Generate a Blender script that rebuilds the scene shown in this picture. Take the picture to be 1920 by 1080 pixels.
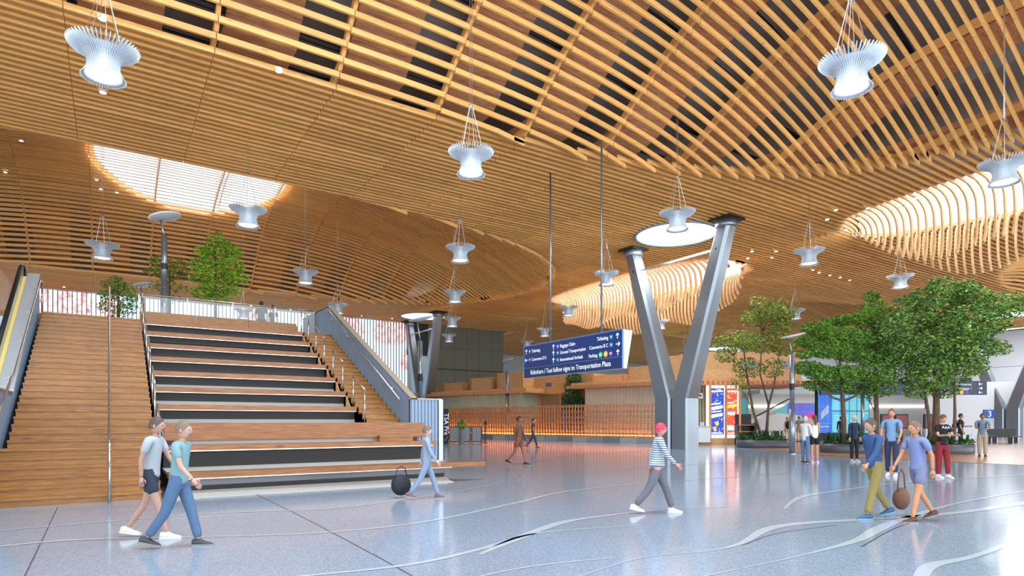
import bpy, bmesh, math, random
from math import sin, cos, pi, tan, sqrt, atan2, radians, floor as fl
from mathutils import Vector, Matrix, Euler
random.seed(7)
SC = bpy.context.scene
for o in list(bpy.data.objects): bpy.data.objects.remove(o)
COL = SC.collection

# ---------------------------------------------------------------- camera, world, light, exposure
F = 1150.0; CAMZ = 1.45; HZ = 790.0
TH = math.atan2(755, 1150); CS, SN = cos(TH), sin(TH)
cd = bpy.data.cameras.new('camera'); cam = bpy.data.objects.new('camera', cd); COL.objects.link(cam)
cam.location = (0, 0, CAMZ); cam.rotation_euler = (pi/2, 0, -TH)
cd.sensor_width = 36; cd.lens = 36*F/1920; cd.shift_y = (HZ-540)/1920; cd.clip_end = 400
SC.camera = cam
w = bpy.data.worlds.new('world'); SC.world = w; w.use_nodes = True
bg = w.node_tree.nodes['Background']; bg.inputs[0].default_value = (0.80, 0.90, 1.0, 1); bg.inputs[1].default_value = 1.15
SC.view_settings.view_transform = 'Standard'; SC.view_settings.look = 'None'
SC.view_settings.exposure = 0.5; SC.view_settings.gamma = 1.0; SC.view_settings.use_curve_mapping = False
SC.cycles.max_bounces = 7; SC.cycles.diffuse_bounces = 4; SC.cycles.glossy_bounces = 3
SC.cycles.use_denoising = True
SC.cycles.sample_clamp_indirect = 6.0
def area(name, loc, rot, sx, sy, power, col):
    l = bpy.data.lights.new(name, 'AREA'); l.shape = 'RECTANGLE'; l.size = sx; l.size_y = sy
    l.energy = power; l.color = col
    o = bpy.data.objects.new(name, l); COL.objects.link(o); o.location = loc; o.rotation_euler = rot
    return o
# daylight: area fills added for unseen facades around the camera, and the roof skylights
area('facade_fill_south', (10, -13, 5.5), (radians(84), 0, 0), 60, 9, 4600, (0.90, 0.95, 1.0))
area('facade_fill_west', (-22, 8, 5.5), (radians(84), 0, radians(-90)), 34, 9, 1900, (0.95, 0.97, 1.0))
area('facade_fill_southeast', (66, -13, 5.5), (radians(84), 0, 0), 50, 9, 3600, (0.92, 0.96, 1.0))  # second south fill, added to brighten the right hall
area('skylight_daylight_near', (4, 6.0, 15.6), (0, 0, 0), 12, 8, 2800, (0.70, 0.86, 1.0))
l = area('skylight_daylight_hall', (25.45, 22.7, 11.49), (0, 0, 0), 3.9, 3.9, 900, (0.78, 0.90, 1.0)); l.data.shape = 'DISK'
for yy_ in (22.7, 54.7):
    l = area('skylight_daylight_east', (70.5, yy_, 11.49), (0, 0, 0), 3.9, 3.9, 2300, (0.90, 0.95, 1.0)); l.data.shape = 'DISK'
l = area('lattice_uplight', (27.15, 38.5, .46), (pi, 0, -math.atan(5.2/20.7)*-1), .12, 21, 420, (1.0, .52, .18))
area('skylight_daylight_slot', (33.2, 5, 13.40), (0, 0, 0), 5, 20, 700, (0.90, 0.96, 1.0))
area('skylight_daylight_slot_far', (33.2, 33, 13.40), (0, 0, 0), 5, 13, 750, (0.90, 0.96, 1.0))

# ---------------------------------------------------------------- pixel helpers (photo measured at 1920x1080)
def AB(X, Y): return (X*CS + Y*SN, -X*SN + Y*CS)
def P(px, py, z=0.0):
    Y = F*(z-CAMZ)/(HZ-py); X = (px-960)/F*Y
    a, b = AB(X, Y); return Vector((a, b, z))
def D(px, py, Y):
    X = (px-960)/F*Y; a, b = AB(X, Y); return Vector((a, b, CAMZ+(HZ-py)*Y/F))
def proj(x, y, z):
    X = x*CS - y*SN; Y = x*SN + y*CS
    if Y < .3: return None
    return 960+F*X/Y, HZ-F*(z-CAMZ)/Y, Y

# ---------------------------------------------------------------- materials
def srgb(r, g, b):
    f = lambda c: (c/255/12.92) if c/255 <= .04045 else ((c/255+.055)/1.055)**2.4
    return (f(r), f(g), f(b), 1)
MC = {}
def mat(name, col, rough=.5, metal=0, emit=0, alpha=1, spec=.5, coat=0, trans=0):
    if name in MC: return MC[name]
    m = bpy.data.materials.new(name); m.use_nodes = True; MC[name] = m
    b = m.node_tree.nodes['Principled BSDF']
    b.inputs['Base Color'].default_value = col
    b.inputs['Roughness'].default_value = rough; b.inputs['Metallic'].default_value = metal
    b.inputs['Specular IOR Level'].default_value = spec
    b.inputs['Coat Weight'].default_value = coat
    if trans: b.inputs['Transmission Weight'].default_value = trans; b.inputs['IOR'].default_value = 1.05
    if alpha < 1: b.inputs['Alpha'].default_value = alpha
    if emit:
        b.inputs['Emission Color'].default_value = col; b.inputs['Emission Strength'].default_value = emit
    # faint procedural grain so that nothing is perfectly flat
    if not emit and not trans:
        nt = m.node_tree; n = nt.nodes.new('ShaderNodeTexNoise'); n.inputs['Scale'].default_value = 14; n.inputs['Detail'].default_value = 3
        tc = nt.nodes.new('ShaderNodeTexCoord'); nt.links.new(tc.outputs['Object'], n.inputs['Vector'])
        mx = nt.nodes.new('ShaderNodeMixRGB'); mx.blend_type = 'MULTIPLY'; mx.inputs[0].default_value = .16
        mx.inputs[1].default_value = col; nt.links.new(n.outputs['Fac'], mx.inputs[2])
        br = nt.nodes.new('ShaderNodeBrightContrast'); br.inputs[1].default_value = 0.0
        nt.links.new(mx.outputs[0], b.inputs['Base Color'])
    return m
def wood(name, c1, c2, scale=(1, 14, 14), rough=.45, island=.25, knots=True):
    if name in MC: return MC[name]
    m = bpy.data.materials.new(name); m.use_nodes = True; MC[name] = m
    nt = m.node_tree; b = nt.nodes['Principled BSDF']; L = nt.links
    tc = nt.nodes.new('ShaderNodeTexCoord'); mp = nt.nodes.new('ShaderNodeMapping'); mp.inputs['Scale'].default_value = scale
    L.new(tc.outputs['Object'], mp.inputs[0])
    n = nt.nodes.new('ShaderNodeTexNoise'); n.inputs['Scale'].default_value = 1.6; n.inputs['Detail'].default_value = 6; n.inputs['Distortion'].default_value = .6
    L.new(mp.outputs[0], n.inputs['Vector'])
    cr = nt.nodes.new('ShaderNodeValToRGB'); cr.color_ramp.elements[0].position = .3; cr.color_ramp.elements[1].position = .7
    cr.color_ramp.elements[0].color = c2; cr.color_ramp.elements[1].color = c1
    L.new(n.outputs['Fac'], cr.inputs[0])
    g = nt.nodes.new('ShaderNodeNewGeometry'); oi = nt.nodes.new('ShaderNodeObjectInfo')
    ad = nt.nodes.new('ShaderNodeMath'); ad.operation = 'ADD'
    L.new(g.outputs['Random Per Island'], ad.inputs[0]); L.new(oi.outputs['Random'], ad.inputs[1])
    fr = nt.nodes.new('ShaderNodeMath'); fr.operation = 'FRACT'; L.new(ad.outputs[0], fr.inputs[0])
    mr = nt.nodes.new('ShaderNodeMapRange'); mr.inputs['To Min'].default_value = 1-island; mr.inputs['To Max'].default_value = 1+island*.6
    L.new(fr.outputs[0], mr.inputs['Value'])
    mx = nt.nodes.new('ShaderNodeVectorMath'); mx.operation = 'SCALE'
    L.new(cr.outputs[0], mx.inputs[0]); L.new(mr.outputs[0], mx.inputs['Scale'])
    last = mx.outputs[0]
    if knots:
        v = nt.nodes.new('ShaderNodeTexVoronoi'); v.inputs['Scale'].default_value = 1.0
        mp2 = nt.nodes.new('ShaderNodeMapping'); mp2.inputs['Scale'].default_value = [max(.8, s*.35) for s in scale]
        L.new(tc.outputs['Object'], mp2.inputs[0]); L.new(mp2.outputs[0], v.inputs['Vector'])
        kr = nt.nodes.new('ShaderNodeValToRGB'); kr.color_ramp.elements[0].position = .05; kr.color_ramp.elements[1].position = .11
        kr.color_ramp.elements[0].color = (.45, .33, .25, 1); kr.color_ramp.elements[1].color = (1, 1, 1, 1)
        L.new(v.outputs['Distance'], kr.inputs[0])
        mm = nt.nodes.new('ShaderNodeMixRGB'); mm.blend_type = 'MULTIPLY'; mm.inputs[0].default_value = 1
        L.new(last, mm.inputs[1]); L.new(kr.outputs[0], mm.inputs[2]); last = mm.outputs[0]
    L.new(last, b.inputs['Base Color']); b.inputs['Roughness'].default_value = rough
    return m
W_BAT = wood('batten_wood', srgb(246, 190, 114), srgb(224, 160, 84), (1.2, 22, 22), .5, .14)
W_BEAM = wood('beam_plywood', srgb(218, 160, 108), srgb(160, 104, 64), (1.2, 14, 14), .6, .15, False)
W_STEP = wood('stair_oak', srgb(176, 122, 60), srgb(138, 88, 38), (2.2, 16, 22), .38, .13)
W_SEAT = wood('seat_oak', srgb(172, 112, 60), srgb(122, 72, 36), (1.4, 18, 26), .36, .12)
W_SHOP = wood('shop_fir', srgb(222, 176, 122), srgb(196, 144, 92), (2, 2, 14), .5, .14)
W_LAT = wood('lattice_cedar', srgb(214, 154, 106), srgb(176, 116, 74), (4, 4, 10), .5, .14)
W_FIN = wood('fin_ash', srgb(232, 190, 140), srgb(212, 164, 112), (2, 20, 4), .45, .12, False)
W_BARK = wood('bark', srgb(122, 104, 84), srgb(76, 62, 48), (18, 18, 3), .9, .1, False)
STEEL = mat('brushed_steel', srgb(150, 158, 166), .34, .85)
STEELB = mat('painted_steel', srgb(150, 158, 168), .32, .75)
RAILM = mat('rail_steel', srgb(205, 205, 200), .25, .9)
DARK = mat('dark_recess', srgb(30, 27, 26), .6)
BLACK = mat('black_metal', srgb(24, 24, 26), .5)
CONC = mat('pale_concrete', srgb(196, 192, 184), .5)
WHITE = mat('white_paint', srgb(232, 234, 236), .45)
CORR = mat('blue_grey_cladding', srgb(140, 157, 178), .45, .2)
FINM = mat('lamp_fin_white', srgb(206, 214, 222), .4)
SHELLM = mat('lamp_shell', srgb(205, 214, 224), .4, emit=.28)
LENS = mat('lamp_lens', (1, .95, .86, 1), .5, emit=14)
DOWN = mat('downlight_lens', (1, .94, .82, 1), .5, emit=9)
LED = mat('led_strip', (1, .96, .9, 1), .5, emit=1.1)
SKYL = mat('skylight_glow', (.93, .97, 1, 1), .5, emit=1.5)
SKYB = mat('skylight_dome_glow', (.97, .99, 1, 1), .5, emit=2.0)
SKYS = mat('skylight_slot_glow', (.97, .99, 1, 1), .5, emit=1.15)
SLATW = mat('slat_skylit_tint', srgb(190, 184, 180), .5)  # skylight wash put into the batten colour
GLASS = mat('clear_glass', (.9, .96, .97, 1), .04, alpha=.16, spec=.6)
GREENG = mat('green_glass', srgb(150, 175, 165), .15, alpha=.75)
DECKM = mat('roof_deck', srgb(158, 150, 142), .8)
NAVY = mat('sign_navy', srgb(34, 62, 128), .35)
NAVY2 = mat('sign_navy_band', srgb(38, 62, 112), .35)
SIGNTXT = mat('sign_white', srgb(240, 243, 248), .5, emit=.25)
SIGNB = mat('sign_light_blue', srgb(70, 150, 220), .4)

# ---------------------------------------------------------------- object helpers
def setp(o, label=None, cat=None, group=None, kind=None):
    if label: o['label'] = label
    if cat: o['category'] = cat
    if group: o['group'] = group
    if kind: o['kind'] = kind
    return o
def link(name, me, m=None, parent=None, **k):
    o = bpy.data.objects.new(name, me); COL.objects.link(o)
    if m is not None and hasattr(me, 'materials') and len(me.materials) == 0:
        for q in (m if isinstance(m, (list, tuple)) else [m]): me.materials.append(q)
    if parent: o.parent = parent
    return setp(o, **k)
def empty(name, loc=(0, 0, 0), rz=0, **k):
    o = bpy.data.objects.new(name, None); COL.objects.link(o); o.location = loc; o.rotation_euler = (0, 0, rz)
    o.empty_display_size = .2
    return setp(o, **k)
class M:
    def __init__(s): s.v = []; s.f = []; s.mi = []; s.cur = 0
    def add(s, vs, fs):
        n = len(s.v); s.v += [tuple(v) for v in vs]
        for f in fs: s.f.append([i+n for i in f]); s.mi.append(s.cur)
        return s
    def hexa(s, p): return s.add(p, [(0, 3, 2, 1), (4, 5, 6, 7), (0, 1, 5, 4), (1, 2, 6, 5), (2, 3, 7, 6), (3, 0, 4, 7)])
    def box(s, x0, x1, y0, y1, z0, z1):
        return s.hexa([(x0, y0, z0), (x1, y0, z0), (x1, y1, z0), (x0, y1, z0), (x0, y0, z1), (x1, y0, z1), (x1, y1, z1), (x0, y1, z1)])
    def prism(s, prof, axis, t0, t1):
        # prof: list of 2D; axis 'x': (y,z) profile extruded x ; 'y': (x,z) ; 'z': (x,y)
        g = {'x': lambda t, p: (t, p[0], p[1]), 'y': lambda t, p: (p[0], t, p[1]), 'z': lambda t, p: (p[0], p[1], t)}[axis]
        n = len(prof); vs = [g(t0, p) for p in prof]+[g(t1, p) for p in prof]
        fs = [tuple(range(n))[::-1], tuple(range(n, 2*n))]+[(i, (i+1) % n, n+(i+1) % n, n+i) for i in range(n)]
        return s.add(vs, fs)
    def tube(s, pts, r, n=8, cap=True):
        pts = [Vector(p) for p in pts]; rr = r if isinstance(r, (list, tuple)) else [r]*len(pts)
        vs = []; k = len(pts)
        for i, p in enumerate(pts):
            d = (pts[min(i+1, k-1)]-pts[max(i-1, 0)]).normalized()
            up = Vector((0, 0, 1)) if abs(d.z) < .9 else Vector((1, 0, 0))
            u = d.cross(up).normalized(); v2 = d.cross(u)
            for j in range(n):
                t = 2*pi*j/n; vs.append(p+u*cos(t)*rr[i]+v2*sin(t)*rr[i])
        fs = [(i*n+j, i*n+(j+1) % n, (i+1)*n+(j+1) % n, (i+1)*n+j) for i in range(k-1) for j in range(n)]
        if cap: fs += [tuple(range(n))[::-1], tuple(range((k-1)*n, k*n))]
        return s.add(vs, fs)
    def lathe(s, prof, n=24, c=(0, 0, 0), cap=False):
        vs = []; k = len(prof)
        for r, z in prof:
            for j in range(n):
                t = 2*pi*j/n; vs.append((c[0]+r*cos(t), c[1]+r*sin(t), c[2]+z))
        fs = [(i*n+j, i*n+(j+1) % n, (i+1)*n+(j+1) % n, (i+1)*n+j) for i in range(k-1) for j in range(n)]
        if cap: fs += [tuple(range(n))[::-1], tuple(range((k-1)*n, k*n))]
        return s.add(vs, fs)
    def ell(s, c, r, n=12, m=8, rot=None):
        vs = []
        for i in range(m+1):
            ph = pi*i/m
            for j in range(n):
                t = 2*pi*j/n; p = Vector((r[0]*sin(ph)*cos(t), r[1]*sin(ph)*sin(t), r[2]*cos(ph)))
                if rot: p = rot @ p
                vs.append(p+Vector(c))
        return s.add(vs, [(i*n+j, (i+1)*n+j, (i+1)*n+(j+1) % n, i*n+(j+1) % n) for i in range(m) for j in range(n)])
    def grid(s, nx, ny, fn):
        vs = [fn(i/(nx), j/(ny)) for j in range(ny+1) for i in range(nx+1)]
        return s.add(vs, [(j*(nx+1)+i, j*(nx+1)+i+1, (j+1)*(nx+1)+i+1, (j+1)*(nx+1)+i) for j in range(ny) for i in range(nx)])
    def mesh(s, name='mesh', smooth=False):
        me = bpy.data.meshes.new(name); me.from_pydata(s.v, [], s.f)
        if any(s.mi): me.polygons.foreach_set('material_index', s.mi)
        if smooth: me.polygons.foreach_set('use_smooth', [True]*len(me.polygons))
        me.update(); return me
    def obj(s, name, m=None, parent=None, smooth=False, **k): return link(name, s.mesh(name, smooth), m, parent, **k)
def copytree(o, parent=None):
    c = o.copy(); COL.objects.link(c); c.parent = parent
    for ch in o.children: copytree(ch, c)
    return c
def text(s, size, m, parent, mtx, align='LEFT', name='lettering', ext=.004, sx=1.0):
    cu = bpy.data.curves.new(name, 'FONT'); cu.body = s; cu.size = size; cu.align_x = align; cu.extrude = ext; cu.resolution_u = 2
    tmp = bpy.data.objects.new('tmp', cu); COL.objects.link(tmp)
    dg = bpy.context.evaluated_depsgraph_get(); me = bpy.data.meshes.new_from_object(tmp.evaluated_get(dg))
    bpy.data.objects.remove(tmp); me.materials.clear(); me.transform(Matrix.Diagonal((sx, 1, 1, 1)))
    o = link(name, me, m, parent); o.matrix_local = mtx; return o

# ================================================================ PEOPLE (first: skins are converted in one go)
SKINS = []
def skin(name, verts, edges, radii, root, m, parent, extra=None, sub=1):
    me = bpy.data.meshes.new(name); me.from_pydata([tuple(v) for v in verts], edges, [])
    o = bpy.data.objects.new(name, me); COL.objects.link(o); o.parent = parent
    md = o.modifiers.new('s', 'SKIN'); md.use_smooth_shade = True
    for i, r in enumerate(radii):
        me.skin_vertices[0].data[i].radius = r if isinstance(r, tuple) else (r, r)
    me.skin_vertices[0].data[root].use_root = True
    sb = o.modifiers.new('b', 'SUBSURF'); sb.levels = sub; sb.render_levels = sub
    SKINS.append((o, m, extra)); return o
def finish_skins():
    dg = bpy.context.evaluated_depsgraph_get(); dg.update(); res = []
    for o, m, ex in SKINS: res.append(bpy.data.meshes.new_from_object(o.evaluated_get(dg)))
    for (o, m, ex), me in zip(SKINS, res):
        o.modifiers.clear(); me.materials.clear()
        for q in (m if isinstance(m, list) else [m]): me.materials.append(q)
        if ex:
            bm = bmesh.new(); bm.from_mesh(me); em = ex.mesh('x', True); bm.from_mesh(em); bm.to_mesh(me); bm.free()
        me.polygons.foreach_set('use_smooth', [True]*len(me.polygons))
        o.data = me
def hand(mm, w, d, side, s):
    """palm and five bent fingers added to mm; w wrist, d forearm direction"""
    d = d.normalized(); lat = Vector((side, 0, 0)); lat = (lat-d*lat.dot(d)).normalized(); nrm = d.cross(lat).normalized()*side
    pc = w+d*.045*s
    mm.tube([w, pc, w+d*.09*s], [.024*s, .036*s, .034*s], 6)
    fw = Vector((0, 1, 0)); fw = (fw-d*fw.dot(d)); fw = fw.normalized() if fw.length > .2 else lat
    for q, l in ((-.027, .07), (-.009, .08), (.009, .076), (.027, .06)):
        b0 = w+d*.085*s+fw*q*s; b1 = b0+d*l*.55*s; b2 = b1+(d*.8-lat*.5)*l*.45*s
        mm.tube([b0, b1, b2], [.0095*s, .009*s, .007*s], 5)
    b0 = w+d*.03*s+fw*.03*s; mm.tube([b0, b0+(d+fw).normalized()*.035*s, b0+(d*1.3+fw*.5).normalized()*.065*s], [.012*s, .010*s, .008*s], 5)
EYE = mat('eye_dark', srgb(35, 28, 25), .3); LIP = mat('lip', srgb(150, 90, 80), .5)
def person(label, pos, head_dir, h=1.72, skinc=(205, 160, 130), hairc=(60, 42, 30), top=('tee', (90, 110, 140)), bot=('long', (40, 45, 60)),
           shoe=(230, 230, 230), legs=((0, 0), (0, 0)), arms=((0, .12, .15), (0, .12, .15)), lean=0, look=(0, 0), hair='short', group=None, build=1.0,
           female=False, topmat=None, bag=None, hat=None, sandal=False, z0=0):
    s = h/1.75; root = empty('person', (pos[0], pos[1], z0), head_dir, label=label, cat='person', group=group)
    V = Vector; sk = mat('skin_%d_%d_%d' % skinc, srgb(*skinc), .55)
    pel = V((0, 0, .93))*s
    def leg(sx, tf, kf):
        hip = pel+V((sx*.092, 0, -.03))*s
        kn = hip+V((sx*.012, sin(tf), -cos(tf)))*.43*s; an = kn+V((0, sin(tf-kf), -cos(tf-kf)))*.41*s
        return hip, kn, an
    L = [leg(-1, *legs[0]), leg(1, *legs[1])]
    low = min(L[0][2].z, L[1][2].z)-.085*s; dz = V((0, 0, -low))
    pel += dz; L = [tuple(p+dz for p in l) for l in L]
    R = Matrix.Rotation(-lean, 3, 'X')
    T = lambda v: pel+R @ (V(v)*s)
    waist = T((0, 0, .16)); chest = T((0, .0, .36)); sh0 = T((0, -.01, .50)); neck = T((0, 0, .545)); hc = T((0, .015, .70))
    A = []
    for i, sx in enumerate((-1, 1)):
        af, ab, ef = arms[i]
        sh = T((sx*(.165 if female else .185)*build**.5, 0, .485)); d1 = V((sx*sin(ab), sin(af)*cos(ab), -cos(af)*cos(ab))); el = sh+d1*.285*s
        d2 = V((sx*sin(ab)*.3-sx*.25*sin(ef), sin(af+ef), -cos(af+ef))).normalized(); wr = el+d2*.245*s
        A.append((sh, el, wr, d2))
    # body: one continuous skinned surface
    bw = build
    vs = [pel, waist, chest, sh0, neck, T((0, .01, .60))]; ra = [(.105*s*bw, .08*s*bw), (.09*s*bw, .07*s*bw), (.13*s*bw, .095*s*bw), (.10*s, .07*s), .048*s, .05*s]
    ed = [(0, 1), (1, 2), (2, 3), (3, 4), (4, 5)]
    for sh, el, wr, d2 in A:
        n = len(vs); vs += [sh, (sh+el)/2, el, (el+wr)/2, wr]; ra += [.05*s*bw, .043*s*bw, .036*s, .033*s, .024*s]; ed += [(3, n), (n, n+1), (n+1, n+2), (n+2, n+3), (n+3, n+4)]
    for hip, kn, an in L:
        n = len(vs); vs += [hip, (hip+kn)/2, kn, kn+(an-kn)*.35, an]; ra += [.085*s*bw, .072*s*bw, .05*s, .052*s, .034*s]; ed += [(0, n), (n, n+1), (n+1, n+2), (n+2, n+3), (n+3, n+4)]
    ex = M(); HR = Euler((-lean*.6+look[1], 0, look[0])).to_matrix()
    def headv(p):
        x, y, z = p
        taper = 1-.28*max(0, -z)**1.3; x *= taper; y = y*(.92 if z < -.5 else 1)
        if y > .5 and abs(x) < .25 and -.35 < z < .15: y += .22*(1-abs(x)/.25)*(1-(z+.1)**2*8 if (z+.1)**2*8 < 1 else 0)
        if y > .5 and z < -.75: y += .06
        return V((x*.078, y*.098, z*.118))*s
    n, mm_ = 18, 14; hv = []
    for i in range(mm_+1):
        ph = pi*i/mm_
        for j in range(n):
            t = 2*pi*j/n+pi/2; hv.append(hc+HR @ headv((sin(ph)*cos(t), sin(ph)*sin(t), cos(ph))))
    ex.add(hv, [(i*n+j, (i+1)*n+j, (i+1)*n+(j+1) % n, i*n+(j+1) % n) for i in range(mm_) for j in range(n)])
    for q in (-1, 1):
        ex.ell(hc+HR @ (V((q*.078, -.005, -.01))*s), (.012*s, .02*s, .032*s), 8, 6)
    for q in (0, 1): hand(ex, A[q][2], A[q][3], (-1, 1)[q], s)
    ex.cur = 1
    for q in (-1, 1): ex.ell(hc+HR @ (V((q*.03, .088, .005))*s), (.012*s, .008*s, .007*s), 8, 6)
    ex.cur = 2; ex.ell(hc+HR @ (V((0, .088, -.062))*s), (.024*s, .01*s, .007*s), 8, 6); ex.cur = 0
    skin('body', vs, ed, ra, 0, [sk, EYE, LIP], root, ex)
    # hair
    hm = M(); hcol = mat('hair_%d_%d_%d' % hairc, srgb(*hairc), .6)
    def hs(u, v):
        ph = v*pi*.62; t = u*2*pi; k = 1.0 if hair != 'long' else 1.05
        p = V((sin(ph)*cos(t), sin(ph)*sin(t), cos(ph)))
        front = max(0, p.y)
        ph2 = ph*(1-.5*front); p = V((sin(ph2)*cos(t), sin(ph2)*sin(t), cos(ph2)))
        return hc+HR @ (V((p.x*.087*k, p.y*.106-.006, p.z*.132+.002))*s)
    if hat: hm.grid(16, 6, hs); hm.obj('hair', mat('hat_%d' % hat[0], srgb(*hat), .6), root, True); hm2 = M(); hm2.lathe([(.086*s, .02*s), (.125*s, .005*s), (.128*s, 0), (.086*s, .012*s)], 16, tuple(hc+V((0, .03*s, .02*s)))); hm2.obj('hat_brim', mat('hat_%d' % hat[0], srgb(*hat), .6), root)
    elif hair != 'none': hm.grid(16, 6, hs)
    if not hat:
        if hair in ('long', 'tail'):
            hm.tube([hc+HR @ (V((0, -.07, .05))*s), hc+HR @ (V((0, -.115, -.06))*s), hc+HR @ (V((0, -.10, -.2))*s), hc+HR @ (V((0, -.09, -.3))*s)], [.06*s, .055*s if hair == 'tail' else .085*s, .045*s if hair == 'tail' else .08*s, .015*s], 8)
        if hair == 'bun': hm.ell(hc+HR @ (V((0, -.07, .12))*s), (.045*s, .045*s, .045*s), 10, 8)
        hm.obj('hair', hcol, root, True)
    # shirt
    kind, col = top; tm = topmat or mat('cloth_%d_%d_%d' % col, srgb(*col), .85)
    k = 1.13
    vs = [T((0, 0, .02)), waist, chest, sh0+V((0, 0, -.005*s)), T((0, 0, .535)), T((0, 0, -.07))]; ra = [(.156*s*bw, .128*s*bw), (.142*s*bw, .114*s*bw), (.148*s*bw, .115*s*bw), (.112*s, .082*s), .058*s, (.160*s*bw, .132*s*bw)]
    if kind == 'jacket': vs[5] = T((0, 0, -.15)); ra[5] = (.168*s*bw, .140*s*bw)
    ed = [(5, 0), (0, 1), (1, 2), (2, 3), (3, 4)]
    if kind != 'tank':
        for sh, el, wr, d2 in A:
            n = len(vs)
            if kind == 'tee': vs += [sh, sh+(el-sh)*.7]; ra += [.062*s*bw, .06*s*bw]; ed += [(3, n), (n, n+1)]
            else: vs += [sh, (sh+el)/2, el, (el+wr)/2, el+(wr-el)*.93]; ra += [.064*s*bw, .056*s*bw, .05*s, .045*s, .036*s]; ed += [(3, n), (n, n+1), (n+1, n+2), (n+2, n+3), (n+3, n+4)]
    skin('jacket' if kind == 'jacket' else 'shirt', vs, ed, ra, 1, tm, root)
    # trousers / shorts / skirt
    kind, col = bot; bmx = mat('cloth_%d_%d_%d' % col, srgb(*col), .85)
    vs = [pel+V((0, 0, .14*s)), pel+V((0, 0, -.02*s))]; ra = [(.128*s*bw, .10*s*bw), (.138*s*bw, .114*s*bw)]; ed = [(0, 1)]
    for hip, kn, an in L:
        n = len(vs); vs.append(hip+V((0, 0, -.02*s))); ra.append(.098*s*bw); ed.append((1, n))
        if kind == 'shorts': vs += [hip+(kn-hip)*.35, hip+(kn-hip)*.66]; ra += [.094*s*bw, .092*s*bw]; ed += [(n, n+1), (n+1, n+2)]
        else: vs += [(hip+kn)/2, kn, kn+(an-kn)*.5, kn+(an-kn)*.96]; ra += [.088*s*bw, .072*s*bw, .066*s*bw, .062*s*bw]; ed += [(n, n+1), (n+1, n+2), (n+2, n+3), (n+3, n+4)]
    skin('shorts' if kind == 'shorts' else 'trousers', vs, ed, ra, 0, bmx, root)
    # shoes
    sm = mat('shoe_%d_%d_%d' % shoe, srgb(*shoe), .6); so = mat('sole_%d' % shoe[2], srgb(*[min(255, c//2+110) for c in shoe]), .7)
    for i, (hip, kn, an) in enumerate(L):
        pitch = min(.9, max(0, (an.z-.1*s)/(.25*s))) if an.z > .1*s else 0
        RR = Matrix.Rotation(-pitch, 3, 'X'); q = M()
        prof = [(-.085, .036, .09), (-.05, .044, .105), (.02, .042, .10), (.09, .048, .062), (.15, .045, .048), (.185, .028, .035)]
        rings = []
        for (y, wd, ht) in prof:
            for t in range(10):
                an_ = 2*pi*t/10; x = cos(an_)*wd; z = sin(an_)*ht*.5+ht*.5
                rings.append(an+RR @ (V((x, y, max(.012, z)-.085))*s))
        q.add(rings, [(i2*10+j, i2*10+(j+1) % 10, (i2+1)*10+(j+1) % 10, (i2+1)*10+j) for i2 in range(5) for j in range(10)]+[tuple(range(10))[::-1], tuple(range(50, 60))])
        so_ = q.obj('sandal' if sandal else 'shoe', sm, root, True)
        q = M(); pr = [(-.095, .03), (-.07, .045), (.02, .045), (.09, .052), (.15, .048), (.195, .025)]
        pts = [(-w_, y) for y, w_ in pr]+[(w_, y) for y, w_ in pr[::-1]]
        lo = [an+RR @ (V((x, y, -.085))*s) for x, y in pts]; hi = [an+RR @ (V((x, y, -.06))*s) for x, y in pts]; n = len(pts)
        q.add(lo+hi, [tuple(range(n))[::-1], tuple(range(n, 2*n))]+[(a, (a+1) % n, n+(a+1) % n, n+a) for a in range(n)])
        q.obj('sole', so, so_)
    if bag:
        bc, bl = bag; b = empty('backpack', (0, 0, 0), label=bl, cat='backpack')
        mw = Matrix.Translation((pos[0], pos[1], z0)) @ Matrix.Rotation(head_dir, 4, 'Z')
        b.matrix_world = mw @ Matrix.Translation(T((0, -.20, .30)))
        bm_ = mat('bag_%d_%d_%d' % bc, srgb(*bc), .7)
        q = M(); q.ell((0, 0, 0), (.15*s, .10*s, .23*s), 14, 10); q.obj('pack_body', bm_, b, True)
        q = M(); q.ell((0, -.09*s, -.07*s), (.11*s, .05*s, .11*s), 12, 8); q.obj('front_pocket', bm_, b, True)
        for sx in (-1, 1):
            q = M(); q.tube([V((sx*.09, .07, .17))*s, V((sx*.11, .20, .22))*s, V((sx*.12, .33, .1))*s, V((sx*.12, .30, -.06))*s, V((sx*.12, .1, -.15))*s], .014*s, 6); q.obj('shoulder_strap', bm_, b, True)
    return root
def face(v): return math.atan2(-v[0], v[1])     # heading so that local +Y points along v (world a,b)
RIGHT = (CS, -SN); AWAY = (SN, CS); LEFTV = (-CS, SN); NEAR = (-SN, -CS)
def mixv(a, b, t): return (a[0]*(1-t)+b[0]*t, a[1]*(1-t)+b[1]*t)
def stripes(name, c1, c2, sc, axis='Z'):
    m = bpy.data.materials.new(name); m.use_nodes = True; nt = m.node_tree; b = nt.nodes['Principled BSDF']; b.inputs['Roughness'].default_value = .8
    tc = nt.nodes.new('ShaderNodeTexCoord'); wv = nt.nodes.new('ShaderNodeTexWave'); wv.bands_direction = axis; wv.inputs['Scale'].default_value = sc; wv.inputs['Distortion'].default_value = .4
    nt.links.new(tc.outputs['Object'], wv.inputs[0]); cr = nt.nodes.new('ShaderNodeValToRGB'); cr.color_ramp.elements[0].position = .42; cr.color_ramp.elements[1].position = .55
    cr.color_ramp.elements[0].color = c1; cr.color_ramp.elements[1].color = c2
    nt.links.new(wv.outputs['Fac'], cr.inputs[0]); nt.links.new(cr.outputs[0], b.inputs['Base Color']); return m
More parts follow.
